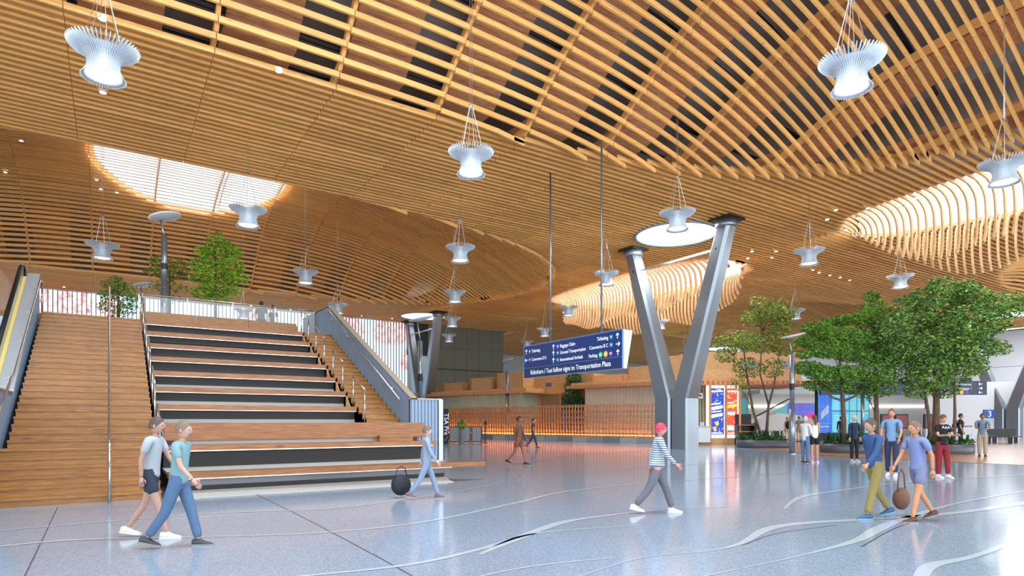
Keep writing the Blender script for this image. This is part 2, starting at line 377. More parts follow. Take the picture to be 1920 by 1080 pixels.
p = P(1527, 868); person('woman seen from behind in a white sleeveless top and black shorts with long brown hair', p, face(AWAY), 1.66, top=('tank', (235, 235, 235)), bot=('shorts', (22, 22, 26)), hair='tail', hairc=(110, 66, 40), female=True, shoe=(215, 200, 185), arms=((.1, .15, .2), (.2, .1, .3)), skinc=(200, 150, 122))
p = P(1510, 868); person('man in a pale jacket and blue jeans standing next to the woman in white top', p, face(mixv(RIGHT, AWAY, .35)), 1.60, top=('jacket', (222, 222, 218)), bot=('long', (88, 120, 156)), hairc=(190, 185, 180), skinc=(214, 170, 145), arms=((.5, .1, 1.2), (.2, .1, .5)), shoe=(50, 50, 60))
p = P(1602, 866); person('grey-haired person in an open navy jacket over a striped top and black trousers', p, face(NEAR), 1.64, top=('jacket', (34, 46, 66)), bot=('long', (24, 26, 32)), hairc=(205, 200, 195), skinc=(214, 176, 150), shoe=(190, 190, 190), female=True, topmat=None)
q = D(1603, 800, P(1602, 866).x*SN+P(1602, 866).y*CS-.16)
p = P(1672, 893); person('man in a light blue shirt, navy trousers and white trainers', p, face(mixv(NEAR, LEFTV, .45)), 1.76, top=('tee', (122, 156, 196)), bot=('long', (44, 56, 84)), hairc=(130, 84, 50), skinc=(206, 150, 118), shoe=(235, 235, 240), legs=((.12, 0), (-.1, 0)), arms=((.2, .12, .6), (.15, .15, .5)), bag=((84, 96, 100), 'grey backpack worn by the man in the light blue shirt'))
p = P(1767, 896); person('woman in a black printed top and dark red trousers looking down at her phone', p, face(NEAR), 1.60, top=('tee', (26, 24, 26)), bot=('long', (140, 30, 44)), hairc=(110, 74, 48), skinc=(206, 156, 126), shoe=(235, 235, 238), legs=((.12, 0), (-.02, 0)), arms=((.45, .1, 1.2), (.45, .1, 1.2)), look=(.2, -.35), female=True, build=1.08)
WT = P(1767, 896)
p = P(1801, 846); person('man in a black T-shirt standing behind the rightmost planter', p, face(mixv(RIGHT, NEAR, .5)), 1.80, top=('tee', (30, 34, 44)), bot=('long', (30, 34, 46)), hairc=(46, 36, 30), skinc=(190, 140, 112), arms=((.3, .1, 1.3), (.1, .1, .3)), bag=((24, 26, 30), 'black backpack on the man behind the rightmost planter'))
p = P(1842, 857); person('man in a blue-grey shirt and khaki trousers with a bag', p, face(mixv(LEFTV, NEAR, .6)), 1.74, top=('tee', (120, 138, 164)), bot=('long', (176, 164, 142)), hairc=(40, 36, 34), skinc=(160, 116, 92), arms=((.6, .1, 1.0), (.5, .1, 1.1)), shoe=(60, 40, 34), build=1.08, bag=((26, 26, 30), 'round black backpack on the man in khaki trousers'))
p = P(1476, 829); person('person with blond hair and a black bag behind the tree trunks', p, face(AWAY), 1.72, top=('tank', (30, 30, 32)), bot=('shorts', (190, 160, 130)), hairc=(196, 150, 96), female=True, hair='long', bag=((28, 28, 32), 'black backpack on the blond person by the lamp post'))
p = P(1498, 829); person('man in a grey T-shirt and tan shorts with a backpack, right of the lamp post', p, face(NEAR), 1.76, top=('tee', (128, 132, 138)), bot=('shorts', (170, 146, 110)), hairc=(60, 46, 36), shoe=(40, 40, 42))
p = P(1577, 834); person('person in dark clothes seen from behind beside the dark slender tree trunk', p, face(AWAY), 1.72, top=('jacket', (26, 30, 36)), bot=('long', (66, 96, 140)), hairc=(36, 28, 24), shoe=(40, 40, 42))
p = P(1417, 826); person('small distant man in grey in front of the white cart', p, face(LEFTV), 1.7, top=('tee', (120, 120, 124)), bot=('long', (70, 70, 74)), hairc=(44, 36, 30), shoe=(60, 60, 62), legs=((.3, .1), (-.2, .3)))
p = D(490, 604, 25.4); person('man in a black vest seen from behind at the stair top', (p.x, p.y), face(AWAY), 1.74, top=('tee', (52, 54, 58)), bot=('long', (40, 42, 48)), hairc=(40, 30, 26), skinc=(196, 150, 120), z0=4.65, build=1.15)
p = D(512, 604, 25.4); person('dark-haired person in black right of the man in the vest at the stair top', (p.x, p.y), face(AWAY), 1.56, top=('tee', (24, 24, 27)), bot=('long', (30, 30, 34)), hairc=(24, 20, 20), skinc=(190, 140, 112), z0=4.65, hair='bun', female=True)
# the walkers that the long exposure smeared, built solid in mid-stride
STR = stripes('striped_shirt', srgb(214, 226, 238), srgb(92, 108, 132), 9)
p = P(1232, 962); person('walking person in a pale striped shirt, grey trousers and a red cap', p, face(mixv(RIGHT, NEAR, .1)), 1.45, top=('long', (200, 215, 230)), topmat=STR, bot=('long', (112, 112, 120)), hat=(226, 60, 86), skinc=(214, 150, 140), shoe=(225, 225, 228), legs=((.42, .12), (-.38, .30)), arms=((-.4, .1, .3), (.4, .1, .4)), lean=.08, build=1.12)
p = P(283, 1008); person('walking person in a grey top, dark shorts and white striped trainers', p, face(mixv(RIGHT, AWAY, .1)), 1.52, top=('tee', (176, 182, 190)), bot=('shorts', (48, 54, 72)), hairc=(90, 74, 62), skinc=(190, 150, 130), shoe=(226, 232, 222), legs=((-.30, .30), (.34, .06)), arms=((.4, .1, .3), (-.3, .1, .3)), lean=.1)
p = P(335, 1026); person('walking person in a teal shirt and blue jeans with dark shoes, nearest the camera', p, face(mixv(RIGHT, AWAY, .05)), 1.46, top=('tee', (128, 164, 170)), bot=('long', (84, 112, 146)), hairc=(130, 110, 90), skinc=(200, 160, 140), shoe=(66, 70, 76), legs=((.30, .05), (-.32, .3)), arms=((-.4, .1, .3), (.3, .1, .4)), lean=.08)
p = P(800, 936); person('walking person in a grey-blue sweater and trousers passing the stair foot', p, face(mixv(RIGHT, AWAY, .15)), 1.38, top=('long', (150, 164, 186)), bot=('long', (140, 156, 182)), hairc=(120, 100, 84), skinc=(214, 176, 160), shoe=(120, 92, 90), legs=((.36, .05), (-.36, .3)), arms=((-.3, .1, .2), (.3, .1, .3)))
p = P(1640, 972); person('walking person in a dark blue shirt and olive trousers with blue trainers', p, face(mixv(LEFTV, NEAR, .15)), 1.50, top=('long', (52, 84, 130)), bot=('long', (150, 134, 78)), hairc=(80, 70, 66), skinc=(196, 150, 124), shoe=(40, 96, 132), legs=((.30, .05), (-.3, .32)), arms=((.4, .1, .3), (-.35, .1, .3)), lean=.1)
p = P(1722, 978); person('walking person in a violet-blue shirt and tan shorts wearing brown sandals', p, face(mixv(LEFTV, NEAR, .15)), 1.46, top=('tee', (126, 140, 186)), bot=('shorts', (122, 128, 160)), hairc=(120, 96, 80), skinc=(206, 144, 104), shoe=(86, 52, 40), legs=((.28, .05), (-.32, .3)), arms=((-.4, .1, .3), (.35, .1, .3)), lean=.1, sandal=True)
p = P(973, 872); person('walking person in a brown coat and dark shoes in front of the lamp post', p, face(mixv(RIGHT, NEAR, .3)), 1.62, top=('jacket', (116, 72, 56)), bot=('shorts', (130, 74, 52)), hairc=(56, 36, 30), skinc=(150, 92, 72), shoe=(30, 30, 34), legs=((.3, .05), (-.3, .4)), arms=((.3, .1, .3), (-.3, .1, .3)), female=True)
p = P(1000, 840); person('distant walking person in dark red clothes in front of the lattice screen', p, face(RIGHT), 1.62, top=('tee', (120, 50, 54)), bot=('long', (60, 62, 70)), hairc=(50, 38, 34), shoe=(40, 40, 44), legs=((.3, .05), (-.3, .4)))
finish_skins()
# handbag by the olive walker
hb = P(1690, 968); hbr = empty('shoulder_bag', (hb.x, hb.y, .22), 0, label='brown bag carried low between the two walkers on the right', cat='bag')
M().ell((0, 0, .05), (.16, .11, .17), 14, 10).obj('bag_body', mat('bag_brown', srgb(120, 82, 64), .7), hbr, True)
M().tube([(-.12, 0, .17), (-.08, 0, .42), (0, 0, .5), (.08, 0, .42), (.12, 0, .17)], .01, 6).obj('strap', mat('bag_brown', srgb(120, 82, 64), .7), hbr, True)
hb = P(752, 934); hbr = empty('shoulder_bag', (hb.x, hb.y, .1), 0, label='black bag carried low beside the walker at the stair foot', cat='bag')
M().ell((0, 0, .15), (.2, .12, .2), 14, 10).obj('bag_body', mat('bag_black', srgb(32, 36, 46), .7), hbr, True)
M().tube([(-.12, 0, .3), (-.08, 0, .46), (0, 0, .5), (.08, 0, .46), (.12, 0, .3)], .01, 6).obj('strap', mat('bag_black', srgb(32, 36, 46), .7), hbr, True)
# printing on the black top
for o_ in [o for o in bpy.data.objects if o.get('label', '').startswith('woman in a black printed top')]:
    for x0, z0_ in ((-.09, 1.27), (-.02, 1.27), (.05, 1.28)):
        M().tube([(x0, .135, z0_), (x0+.03, .14, z0_+.05), (x0+.05, .14, z0_-.01)], .007, 5).obj('printed_mark', SIGNTXT, o_)

# ================================================================ CEILING
ZC = 11.45; PITCH = .335; SEAM = 3.33; SX0 = -.94
def dome(x, y):
    r = 0
    for k in (0, 1, 2):
        t = (abs(x-4)/22.3)**3+(abs(y-(6.6+32*k))/11.7)**2.3
        if t < 1: r = 4.6*(1-t)
    for k in (0, 1):
        t = (abs(x-62)/18)**2.4+(abs(y-(6.6+32*k))/11.7)**2.4
        if t < 1: r = 3.0*(1-t)
    return r
def dome_edge(y):
    for k in (0, 1, 2):
        v = (abs(y-(6.6+32*k))/11.7)**2.3
        if v < 1: return 4+22.3*(1-v)**(1/3)
    return None
def zc(x, y):
    return ZC+dome(x, y)
SLOTS = [(33.2, 4.5, 3.3, 13.0), (33.2, 33.0, 3.3, 8.6)]
DISCS = [(25.45, 22.7, 2.2), (25.1, 53.7, 2.2), (70.5, 22.7, 2.2), (70.5, 54.7, 2.2)]
def slot_half(sl, y):
    xc, yc, rx, ry = sl; v = abs(y-yc)/ry
    return rx*(1-v**3)**(1/3) if v < 1 else 0
def spans(y, x0, x1):
    """free x intervals of one batten line in cassette [x0,x1]"""
    iv = [(x0, x1)]
    for sl in SLOTS:
        h = slot_half(sl, y)
        if h > .3:
            c0, c1 = sl[0]-h-.3, sl[0]+h+.3; nv = []
            for a, b in iv:
                if b <= c0 or a >= c1: nv.append((a, b)); continue
                if a < c0: nv.append((a, c0))
                if b > c1: nv.append((c1, b))
            iv = nv
    for cx, cy, r in DISCS:
        if abs(y-cy) < r:
            h = sqrt(r*r-(y-cy)**2)+.05; c0, c1 = cx-h, cx+h; nv = []
            for a, b in iv:
                if b <= c0 or a >= c1: nv.append((a, b)); continue
                if a < c0: nv.append((a, c0))
                if b > c1: nv.append((c1, b))
            iv = nv
    return [(a, b) for a, b in iv if b-a > .12]
BW, BH = .078, .165
def batten(mm, a, b, y):
    BH_ = .06 if mm.cur == 1 else BH
    flat = dome(a, y) == 0 and dome(b, y) == 0 and dome((a+b)/2, y) == 0
    n = 1 if flat else max(1, int((b-a)/.85))
    rz = random.uniform(-.006, .006)
    de = dome_edge(y)
    free = de and abs(b-(de+.28)) < 1e-6
    if de and b <= de+.3 and a > 4: rz -= .13*min(1, (a-4)/9)
    vs = []; 
    for i in range(n+1):
        x = a+(b-a)*i/n; z = zc(x, y)+rz
        if free and i == n: z -= .12
        vs += [(x, y-BW/2, z), (x, y+BW/2, z), (x, y+BW/2, z+BH_), (x, y-BW/2, z+BH_)]
    fs = [(0, 1, 2, 3), (n*4+3, n*4+2, n*4+1, n*4)]
    for i in range(n):
        for j in range(4): fs.append((i*4+j, (i+1)*4+j, (i+1)*4+(j+1) % 4, i*4+(j+1) % 4))
    mm.add(vs, fs)
ceiling = empty('ceiling', (0, 0, ZC), kind='structure')
pieces = []
for j in range(-6, 230):
    y = .3+PITCH*j
    for i in range(-10, 26):
        x0 = SX0+SEAM*i; x1 = x0+SEAM
        q = [proj(x, y, zc(x, y)) for x in (x0, (x0+x1)/2, x1)]
        q = [t for t in q if t and t[2] > 4 and -260 < t[0] < 2180 and t[1] > -420]
        if not q or (y > 57.8 and x0 < 36.5): continue
        sp_l = []
        de = dome_edge(y)
        for a, b in spans(y, x0+.012, x1-.012):
            if de and a < de-.05 < b-.05: sp_l += [(a, de+.28), (de-.15, b)]
            else: sp_l.append((a, b))
        for a, b in sp_l:
            pr = proj((a+b)/2, y, zc((a+b)/2, y))
            vis = pr and 0 < pr[0] < 1920 and 0 < pr[1]
            pieces.append((0 if (vis and b-a > 2) else 1, pr[2] if pr else 99, a, b, y))
pieces.sort(key=lambda t: (t[0], t[1]))
for t in pieces[:300]:
    m_ = M(); batten(m_, t[2], t[3], t[4]); o = m_.obj('batten', W_BAT, ceiling); o.location = (0, 0, -ZC)
m_ = M()
for t in pieces[300:]:
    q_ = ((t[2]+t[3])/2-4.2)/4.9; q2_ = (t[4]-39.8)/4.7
    if abs(q2_) < 1 and abs((t[2]+t[3])/2-4.2) < 7.5:      # split where the glazed oval begins, slats there coloured pale as if lit from above
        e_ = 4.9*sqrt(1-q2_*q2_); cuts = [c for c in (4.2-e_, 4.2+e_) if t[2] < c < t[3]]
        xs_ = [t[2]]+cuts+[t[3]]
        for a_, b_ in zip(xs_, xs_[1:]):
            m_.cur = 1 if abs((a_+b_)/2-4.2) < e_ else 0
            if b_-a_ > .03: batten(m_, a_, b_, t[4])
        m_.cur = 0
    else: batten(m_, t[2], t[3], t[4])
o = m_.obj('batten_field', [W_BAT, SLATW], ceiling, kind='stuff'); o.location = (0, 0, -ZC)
# purlins on the seams, broad plywood arches and the roof deck above
for i in range(-7, 25):
    x = SX0+SEAM*i; m_ = M(); ys = [k*1.0 for k in range(0, 67)]
    run = []
    def flush():
        if len(run) < 2: run.clear(); return
        vs = []
        for (yy) in run:
            z = zc(x, yy)+BH-.01; vs += [(x-.055, yy, z), (x+.055, yy, z), (x+.055, yy, z+.28), (x-.055, yy, z+.28)]
        n = len(run)-1; fs = [(0, 1, 2, 3), (n*4+3, n*4+2, n*4+1, n*4)]
        for a in range(n):
            for j in range(4): fs.append((a*4+j, a*4+(j+1) % 4, (a+1)*4+(j+1) % 4, (a+1)*4+j))
        m_.add(vs, fs); run.clear()
    for yy in ys:
        bad = any(abs(x-s[0]) < slot_half(s, yy)+.3 for s in SLOTS) or any((x-d[0])**2+(yy-d[1])**2 < (d[2]+.4)**2 for d in DISCS)
        if bad or (yy > 58 and x < 36): flush()
        else: run.append(yy)
    flush()
    if m_.v: o = m_.obj('purlin', W_BAT, ceiling); o.location = (0, 0, -ZC)
for i in range(-7, 25):
    x = SX0+SEAM*i; m_ = M(); xa, xb = x+.25, x+2.15
    if xb > 29.3 and xa < 37.2: continue
    n = 46
    def bz(xx, k): yy = k*1.45-2; return yy, zc(xx, yy)
    vs = []
    keep = []
    for k in range(n):
        yy = k*1.45-2; z = zc((xa+xb)/2, yy)+.75
        vs += [(xa, yy, z), (xb, yy, z), (xb, yy, z+.22), (xa, yy, z+.22)]
    fs = []
    for k in range(n-1):
        yy = (k+.5)*1.45-2
        if abs(yy-39.8) < 6.4 and -4 < x < 10: continue
        if any((xa+.9-d[0])**2+(yy-d[1])**2 < (d[2]+1.5)**2 for d in DISCS): continue
        for j in range(4): fs.append((k*4+j, k*4+(j+1) % 4, (k+1)*4+(j+1) % 4, (k+1)*4+j))
    m_.add(vs, fs); o = m_.obj('roof_arch', W_BEAM, ceiling); o.location = (0, 0, -ZC)
m_ = M(); m_.grid(64, 42, lambda u, v: (-40+u*128, -8+v*92, zc(-40+u*128, -8+v*92)+2.3))
o = m_.obj('roof_deck', DECKM, ceiling); o.location = (0, 0, -ZC)
# dark services between deck and battens
m_ = M()
for k in range(10):
    y = 10.5+k*1.9+random.uniform(-.5, .5); m_.tube([(x, y, zc(x, y)+1.35) for x in range(-14, 28, 3)], .09, 6)
o = m_.obj('duct_pipes', BLACK, ceiling, kind='stuff'); o.location = (0, 0, -ZC)
# dome skylight above the far lattice dome
sk = empty('dome_skylight', (4.2, 39.8, 15.5), label='big oval skylight glowing white through the ceiling slats at left', cat='skylight')
m_ = M(); vs = []     # glazing follows the curve of the dome just above the slats
for r_ in (.02, .35, .6, .8, .92, 1.0, 1.04):
    for k in range(48):
        x_, y_ = r_*5.1*cos(2*pi*k/48), r_*4.9*sin(2*pi*k/48); vs.append((x_, y_, zc(4.2+x_, 39.8+y_)-15.5+(.45 if r_ < 1.02 else .12)))
m_.add(vs, [(a*48+j, a*48+(j+1) % 48, (a+1)*48+(j+1) % 48, (a+1)*48+j) for a in range(6) for j in range(48)]); m_.obj('skylight_glass', SKYB, sk, True)
for k in (-1, 1):
    m_ = M(); m_.tube([(k*1.8, t, zc(4.2+k*1.8, 39.8+t)-15.5+.32) for t in [-4.4+.8*q for q in range(12)]], .05, 6); m_.obj('glazing_bar', WHITE, sk)
# slot skylights with bent fins
FC = []
for si, sl in enumerate(SLOTS):
    xc, yc, rx, ry = sl
    root = empty('fin_skylight', (xc, yc, ZC), label=('long skylight ringed by curved wooden fins above the trees at right', 'long skylight ringed by curved wooden fins behind the V-shaped column')[si], cat='skylight')
    cnt = 0; rest = M()
    js = [j for j in range(-80, 140) if slot_half(sl, .3+PITCH*j) > .3]
    fins = []
    for j in js:
        y = .3+PITCH*j; h = slot_half(sl, y); v = abs(y-yc)/ry
        for sd in (-1, 1):
            fins.append((y, h, v, sd))
    for (y, h, v, sd) in fins:
        mm = M(); dr = 2.9*(1-v**6)*(.95+.1*sin(y*1.1))
        xe = xc+sd*h; pts = []
        x0 = xe+sd*.3
        for k in range(11):
            t = k/10
            if t < .5:
                a = t/.5*pi/2; px_ = x0-sd*1.25*sin(a); pz = ZC+.08-.85*(1-cos(a))*min(1, dr/2)
            else:
                u = (t-.5)/.5; px_ = x0-sd*(1.25+.22*u-.42*u*u*u); pz = ZC+.08-.85*min(1, dr/2)-(max(dr-.85, .1))*u
            pts.append((px_, pz))
        vs = []
        for k, (px_, pz) in enumerate(pts):
            a, b = pts[max(0, k-1)], pts[min(10, k+1)]; dx, dz_ = b[0]-a[0], b[1]-a[1]; L_ = sqrt(dx*dx+dz_*dz_) or 1
            nx, nz = -dz_/L_*.085, dx/L_*.085
            for (sx_, sy_) in ((-1, -1), (-1, 1), (1, 1), (1, -1)): vs.append((px_+nx*sx_-xc, y+sy_*.03-yc, pz+nz*sx_-ZC))
        fs = [(0, 1, 2, 3), (43, 42, 41, 40)]+[(k*4+q, k*4+(q+1) % 4, (k+1)*4+(q+1) % 4, (k+1)*4+q) for k in range(10) for q in range(4)]
        mm.add(vs, fs); mm.obj('curved_fin', W_FIN, root)
    m_ = M()
    for sd in (-1, 1):
        N = 24; vs = []
        for k in range(N+1):
            y = yc-ry*.999+2*ry*.999*k/N; h = slot_half(sl, y)
            vs += [(sd*(h+.40), y-yc, .16), (sd*(h+.1), y-yc, 2.1)]
        m_.add(vs, [(2*k, 2*k+2, 2*k+3, 2*k+1) for k in range(N)])
    m_.obj('light_well', WHITE, root)
    m_ = M(); N = 24; vs = []
    for k in range(N+1):
        y = yc-ry*.999+2*ry*.999*k/N; h = slot_half(sl, y); vs += [(-h-.1, y-yc, 2.0), (h+.1, y-yc, 2.0)]
    m_.add(vs, [(2*k, 2*k+1, 2*k+3, 2*k+2) for k in range(N)]); m_.obj('skylight_glass', SKYS, root)
# ---- downlights set into the battens
def ceilhit(px, py):
    Y = 8.0
    while Y < 90:
        a, b = AB((px-960)/F*Y, Y); z = CAMZ+(HZ-py)*Y/F
        if z > zc(a, b)-.02: return Vector((a, b, zc(a, b)))
        Y += .05
    return Vector((a, b, zc(a, b)))
dl = [(192, 30), (523, 132), (193, 172), (40, 263), (10, 322), (181, 336), (189, 354), (219, 360), (1567, 393), (1551, 411), (1627, 390), (1608, 408), (1693, 389), (1718, 371), (1783, 366), (1757, 387),
      (1639, 427), (1585, 430), (1622, 442), (1402, 484), (1455, 471), (1410, 471), (1447, 483), (1536, 511), (1556, 516), (1575, 520), (1593, 525), (1524, 506), (545, 580), (678, 592), (735, 597), (120, 538), (471, 573)]
lm = M().lathe([(.001, -.03), (.085, -.03)], 16).mesh('lens'); hm_ = M().lathe([(.105, .05), (.105, -.04), (.085, -.04), (.085, -.02)], 16).mesh('housing')
DN = {0: 'beside the cables of the largest pendant lamp at upper left', 1: 'alone at the top between two big pendant lamps', 2: 'just under the largest pendant lamp at upper left', 3: 'near the left edge, left of the oval skylight', 4: 'at the very left edge, under the domed slats',
      5: 'leftmost of the three in a row below the oval slat skylight', 6: 'middle of the three in a row below the oval slat skylight', 7: 'rightmost of the three in a row below the oval slat skylight', 28: 'low over the stair top, right of the two standing people', 29: 'low above the ribbed stair balustrade', 30: 'low above the right end of the mural, beside the distant V-shaped column', 31: 'low above the mural at far left, over the left flight', 32: 'low between the bright green tree and the stair top pendant'}
for k, (px, py) in enumerate(dl):
    q = ceilhit(px, py); r = empty('downlight', (q.x, q.y, q.z), group=('downlights beside the curved fins' if 8 <= k < 19 else 'downlights right of the V-shaped column' if 19 <= k < 28 else 'single downlights in the slat ceiling'), label='small round downlight '+DN.get(k, 'in the scattered cluster between the slats beside the curved-fin skylight at right' if k < 19 else 'in the small rows of the lower ceiling right of the V-shaped column'), cat='downlight')
    link('housing', hm_, WHITE, r); link('lens', lm, DOWN, r)

# ================================================================ PENDANT LAMPS
NF = 50
out = [(.655, .085), (.60, .015), (.47, -.045), (.36, -.12), (.30, -.22), (.29, -.33), (.33, -.46), (.41, -.58)]
inn = [(.38, -.575), (.30, -.46), (.255, -.33), (.26, -.20), (.31, -.08), (.42, .0), (.56, .065), (.645, .10)]
pf = out+inn; T_ = .007
vs = [(x, -T_, z) for x, z in pf]+[(x, T_, z) for x, z in pf]; n = len(pf)
fs = []
for k in range(7): fs += [(k, k+1, n-2-k, n-1-k), (n+n-1-k, n+n-2-k, n+k+1, n+k)]
fs += [(k, n+k, n+(k+1) % n, (k+1) % n) for k in range(n)]
fin_me = M().add(vs, fs).mesh('fin')
mm = M()
for k in range(NF):
    t = 2*pi*k/NF; c, s_ = cos(t), sin(t); mm.add([(x*c-y*s_, x*s_+y*c, z) for x, y, z in vs], fs)
finall_me = mm.mesh('fin_ring')
shell_me = M().lathe([(.43, -.0), (.40, -.02), (.30, -.10), (.262, -.22), (.262, -.33), (.30, -.46), (.345, -.52)], 36).mesh('reflector', True)
ring_me = M().lathe([(.30, -.50), (.385, -.575), (.395, -.56), (.345, -.50)], 36).mesh('rim', True)
lens_me = M().lathe([(.001, -.50), (.285, -.50)], 28).mesh('lens')
cab_me = M().tube([(.36, 0, .03), (.05, 0, 1.35)], .006, 5).mesh('cable')
joint_me = M().lathe([(.001, 1.30), (.05, 1.32), (.05, 1.38), (.001, 1.40)], 12).mesh('coupling')
pend = [(194, 95), (1597, 118), (883, 290), (1270, 402), (465, 395), (192, 461), (863, 466), (573, 511), (1137, 514), (1517, 472), (1883, 308), (853, 549), (848, 598), (842, 629), (1066, 577), (1021, 618), (988, 641),
        (1238, 603), (1287, 648), (1688, 520), (1491, 583), (633, 572), (457, 582)]
desc = ['largest, in the upper left corner of the ceiling', 'large, at upper right near the top of the photo', 'hanging upper centre, left of the V-shaped column', 'in front of the glowing disc skylight', 'below the oval slat skylight at left',
        'at far left above the small tree', 'in the middle, under the centre lamp', 'left of centre above the stair top', 'just left of the V-shaped column', 'right of the V-shaped column, over the thin tree', 'at the right edge of the photo',
        'upper one of the three stacked near the far column', 'second of the three stacked near the far column', 'lowest of the three stacked by the dark wall', 'in front of the fin skylight, right of the sign rod', 'in front of the fin skylight, just above the blue sign',
        'low one at the left end of the blue sign', 'seen between the two arms of the V-shaped column', 'low one right of the V-shaped column', 'above the crown of the big tree at right', 'right behind the disc of the floor lamp post', 'peeking over the peak of the stair balustrade', 'low one at the mezzanine glass below the bright green tree']
for k, (px, py) in enumerate(pend):
    q = P(px, py, 9.05)
    root = empty('pendant_lamp', (q.x, q.y, q.z), label='white finned pendant lamp, '+desc[k], cat='lamp', group='white finned pendant lamps under the wooden ceiling')
    if k < 3:
        for j in range(NF):
            o = link('fin', fin_me, FINM, root); o.rotation_euler = (0, 0, 2*pi*j/NF)
    else: link('fin_ring', finall_me, FINM, root, kind='stuff')
    link('reflector', shell_me, SHELLM, root); link('rim', ring_me, FINM, root); link('lens', lens_me, LENS, root)
    link('coupling', joint_me, STEEL, root)
    for j in range(6):
        o = link('cable', cab_me, RAILM, root); o.rotation_euler = (0, 0, 2*pi*j/6+.3)
    top = zc(q.x, q.y)+2.25-q.z
    for d in (-.035, .035): M().tube([(d, 0, 1.36), (d, 0, top)], .008, 5).obj('rod', RAILM, root)

# ================================================================ DISC SKYLIGHTS AND V COLUMNS
vdesc = ['steel V-shaped column standing in the hall behind the striped walker', 'distant steel V-shaped column behind the stair balustrade', 'steel V-shaped column at the right edge by the white wall', 'farthest steel V-shaped column, glimpsed through the thin airy tree']
ddesc = ['round white disc skylight above the main V-shaped column', 'round white disc skylight above the distant V-shaped column', 'round white disc skylight above the right-hand V-shaped column', 'farthest round white disc skylight, seen through the thin airy tree']
for k, (cx, cy, r) in enumerate(DISCS):
    s_ = empty('disc_skylight', (cx, cy, ZC), label=ddesc[k], cat='skylight')
    M().lathe([(.001, .06), (r-.12, .06)], 48).obj('diffuser', SKYL, s_)
    M().lathe([(r-.12, .05), (r-.12, -.02), (r-.02, -.02), (r, .0), (r, .35)], 48).obj('rim', CORR, s_, True)
    M().lathe([(r+.0, .12), (r+.45, .2)], 48).obj('cover_plate', BLACK, s_)
    col = empty('v_column', (cx, cy, 0), label=vdesc[k], cat='column')
    def sec(x, y, z, wa, wb, ch):
        return [(x-wa+ch, y-wb, z), (x+wa-ch, y-wb, z), (x+wa, y-wb+ch, z), (x+wa, y+wb-ch, z), (x+wa-ch, y+wb, z), (x-wa+ch, y+wb, z), (x-wa, y+wb-ch, z), (x-wa, y-wb+ch, z)]
    for sd in (-1, 1):
        def lo(secs, nm):
            vs = [p for s2 in secs for p in s2]; n = len(secs); fs = [tuple(range(8))[::-1], tuple(range((n-1)*8, n*8))]
            fs += [(a*8+j, a*8+(j+1) % 8, (a+1)*8+(j+1) % 8, (a+1)*8+j) for a in range(n-1) for j in range(8)]
            return M().add(vs, fs).obj(nm, STEEL, col)
        lo([sec(0, sd*.60, 0, .50, .56, .10), sec(0, sd*.60, 2.65, .50, .56, .10)], 'base_pier')
        lo([sec(0, sd*.60, 2.65, .50, .56, .10), sec(0, sd*3.2, ZC-.42, .36, .40, .14)], 'arm')
        M().lathe([(.001, ZC-.46), (.50, ZC-.46), (.54, ZC-.40), (.54, ZC-.12), (.001, ZC-.12)], 28, (0, sd*3.22, 0)).obj('bearing_cap', STEELB, col, True)
        M().box(-.62, .62, sd*3.22-.62, sd*3.22+.62, ZC-.12, ZC-.02).obj('head_plate', BLACK, col)
        M().ell((-.37, sd*2.85, ZC-1.45), (.02, .07, .07), 10, 6).obj('tie_boss', BLACK, col)
    for d in (-.09, .09): M().tube([(d-.05, -2.7, ZC-1.4), (d-.05, 2.7, ZC-1.4)], .035, 8).obj('tie_rod', RAILM, col)
    M().box(-.02, .02, -.05, .05, 0, 2.6)

# ================================================================ SHELL: floor, walls
def floor_mat():
    m = bpy.data.materials.new('terrazzo'); m.use_nodes = True; nt = m.node_tree; b = nt.nodes['Principled BSDF']; L = nt.links
    tc = nt.nodes.new('ShaderNodeTexCoord')
    v = nt.nodes.new('ShaderNodeTexVoronoi'); v.inputs['Scale'].default_value = 70; L.new(tc.outputs['Object'], v.inputs['Vector'])
    n = nt.nodes.new('ShaderNodeTexNoise'); n.inputs['Scale'].default_value = .35; n.inputs['Detail'].default_value = 4; L.new(tc.outputs['Object'], n.inputs['Vector'])
    cr = nt.nodes.new('ShaderNodeValToRGB'); cr.color_ramp.elements[0].color = srgb(136, 150, 170); cr.color_ramp.elements[1].color = srgb(174, 186, 202)
    sep = nt.nodes.new('ShaderNodeSeparateColor'); L.new(v.outputs['Color'], sep.inputs[0]); L.new(sep.outputs[0], cr.inputs[0])
    mx = nt.nodes.new('ShaderNodeMixRGB'); mx.blend_type = 'MULTIPLY'; mx.inputs[0].default_value = .25; L.new(cr.outputs[0], mx.inputs[1]); L.new(n.outputs['Fac'], mx.inputs[2])
    L.new(mx.outputs[0], b.inputs['Base Color']); b.inputs['Roughness'].default_value = .13; b.inputs['Specular IOR Level'].default_value = .6
    n2 = nt.nodes.new('ShaderNodeTexNoise'); n2.inputs['Scale'].default_value = 1.1; n2.inputs['Detail'].default_value = 2; L.new(tc.outputs['Object'], n2.inputs['Vector'])
    bp = nt.nodes.new('ShaderNodeBump'); bp.inputs['Strength'].default_value = .05; bp.inputs['Distance'].default_value = .03; L.new(n2.outputs['Fac'], bp.inputs['Height']); L.new(bp.outputs[0], b.inputs['Normal'])
    return m
TERR = floor_mat()
M().box(-40, 96, -14, 80, -.3, 0).obj('floor', TERR, kind='structure')
INL = mat('terrazzo_inlay', srgb(196, 202, 208), .16, spec=.6); JNT = mat('floor_joint', srgb(70, 72, 76), .4)
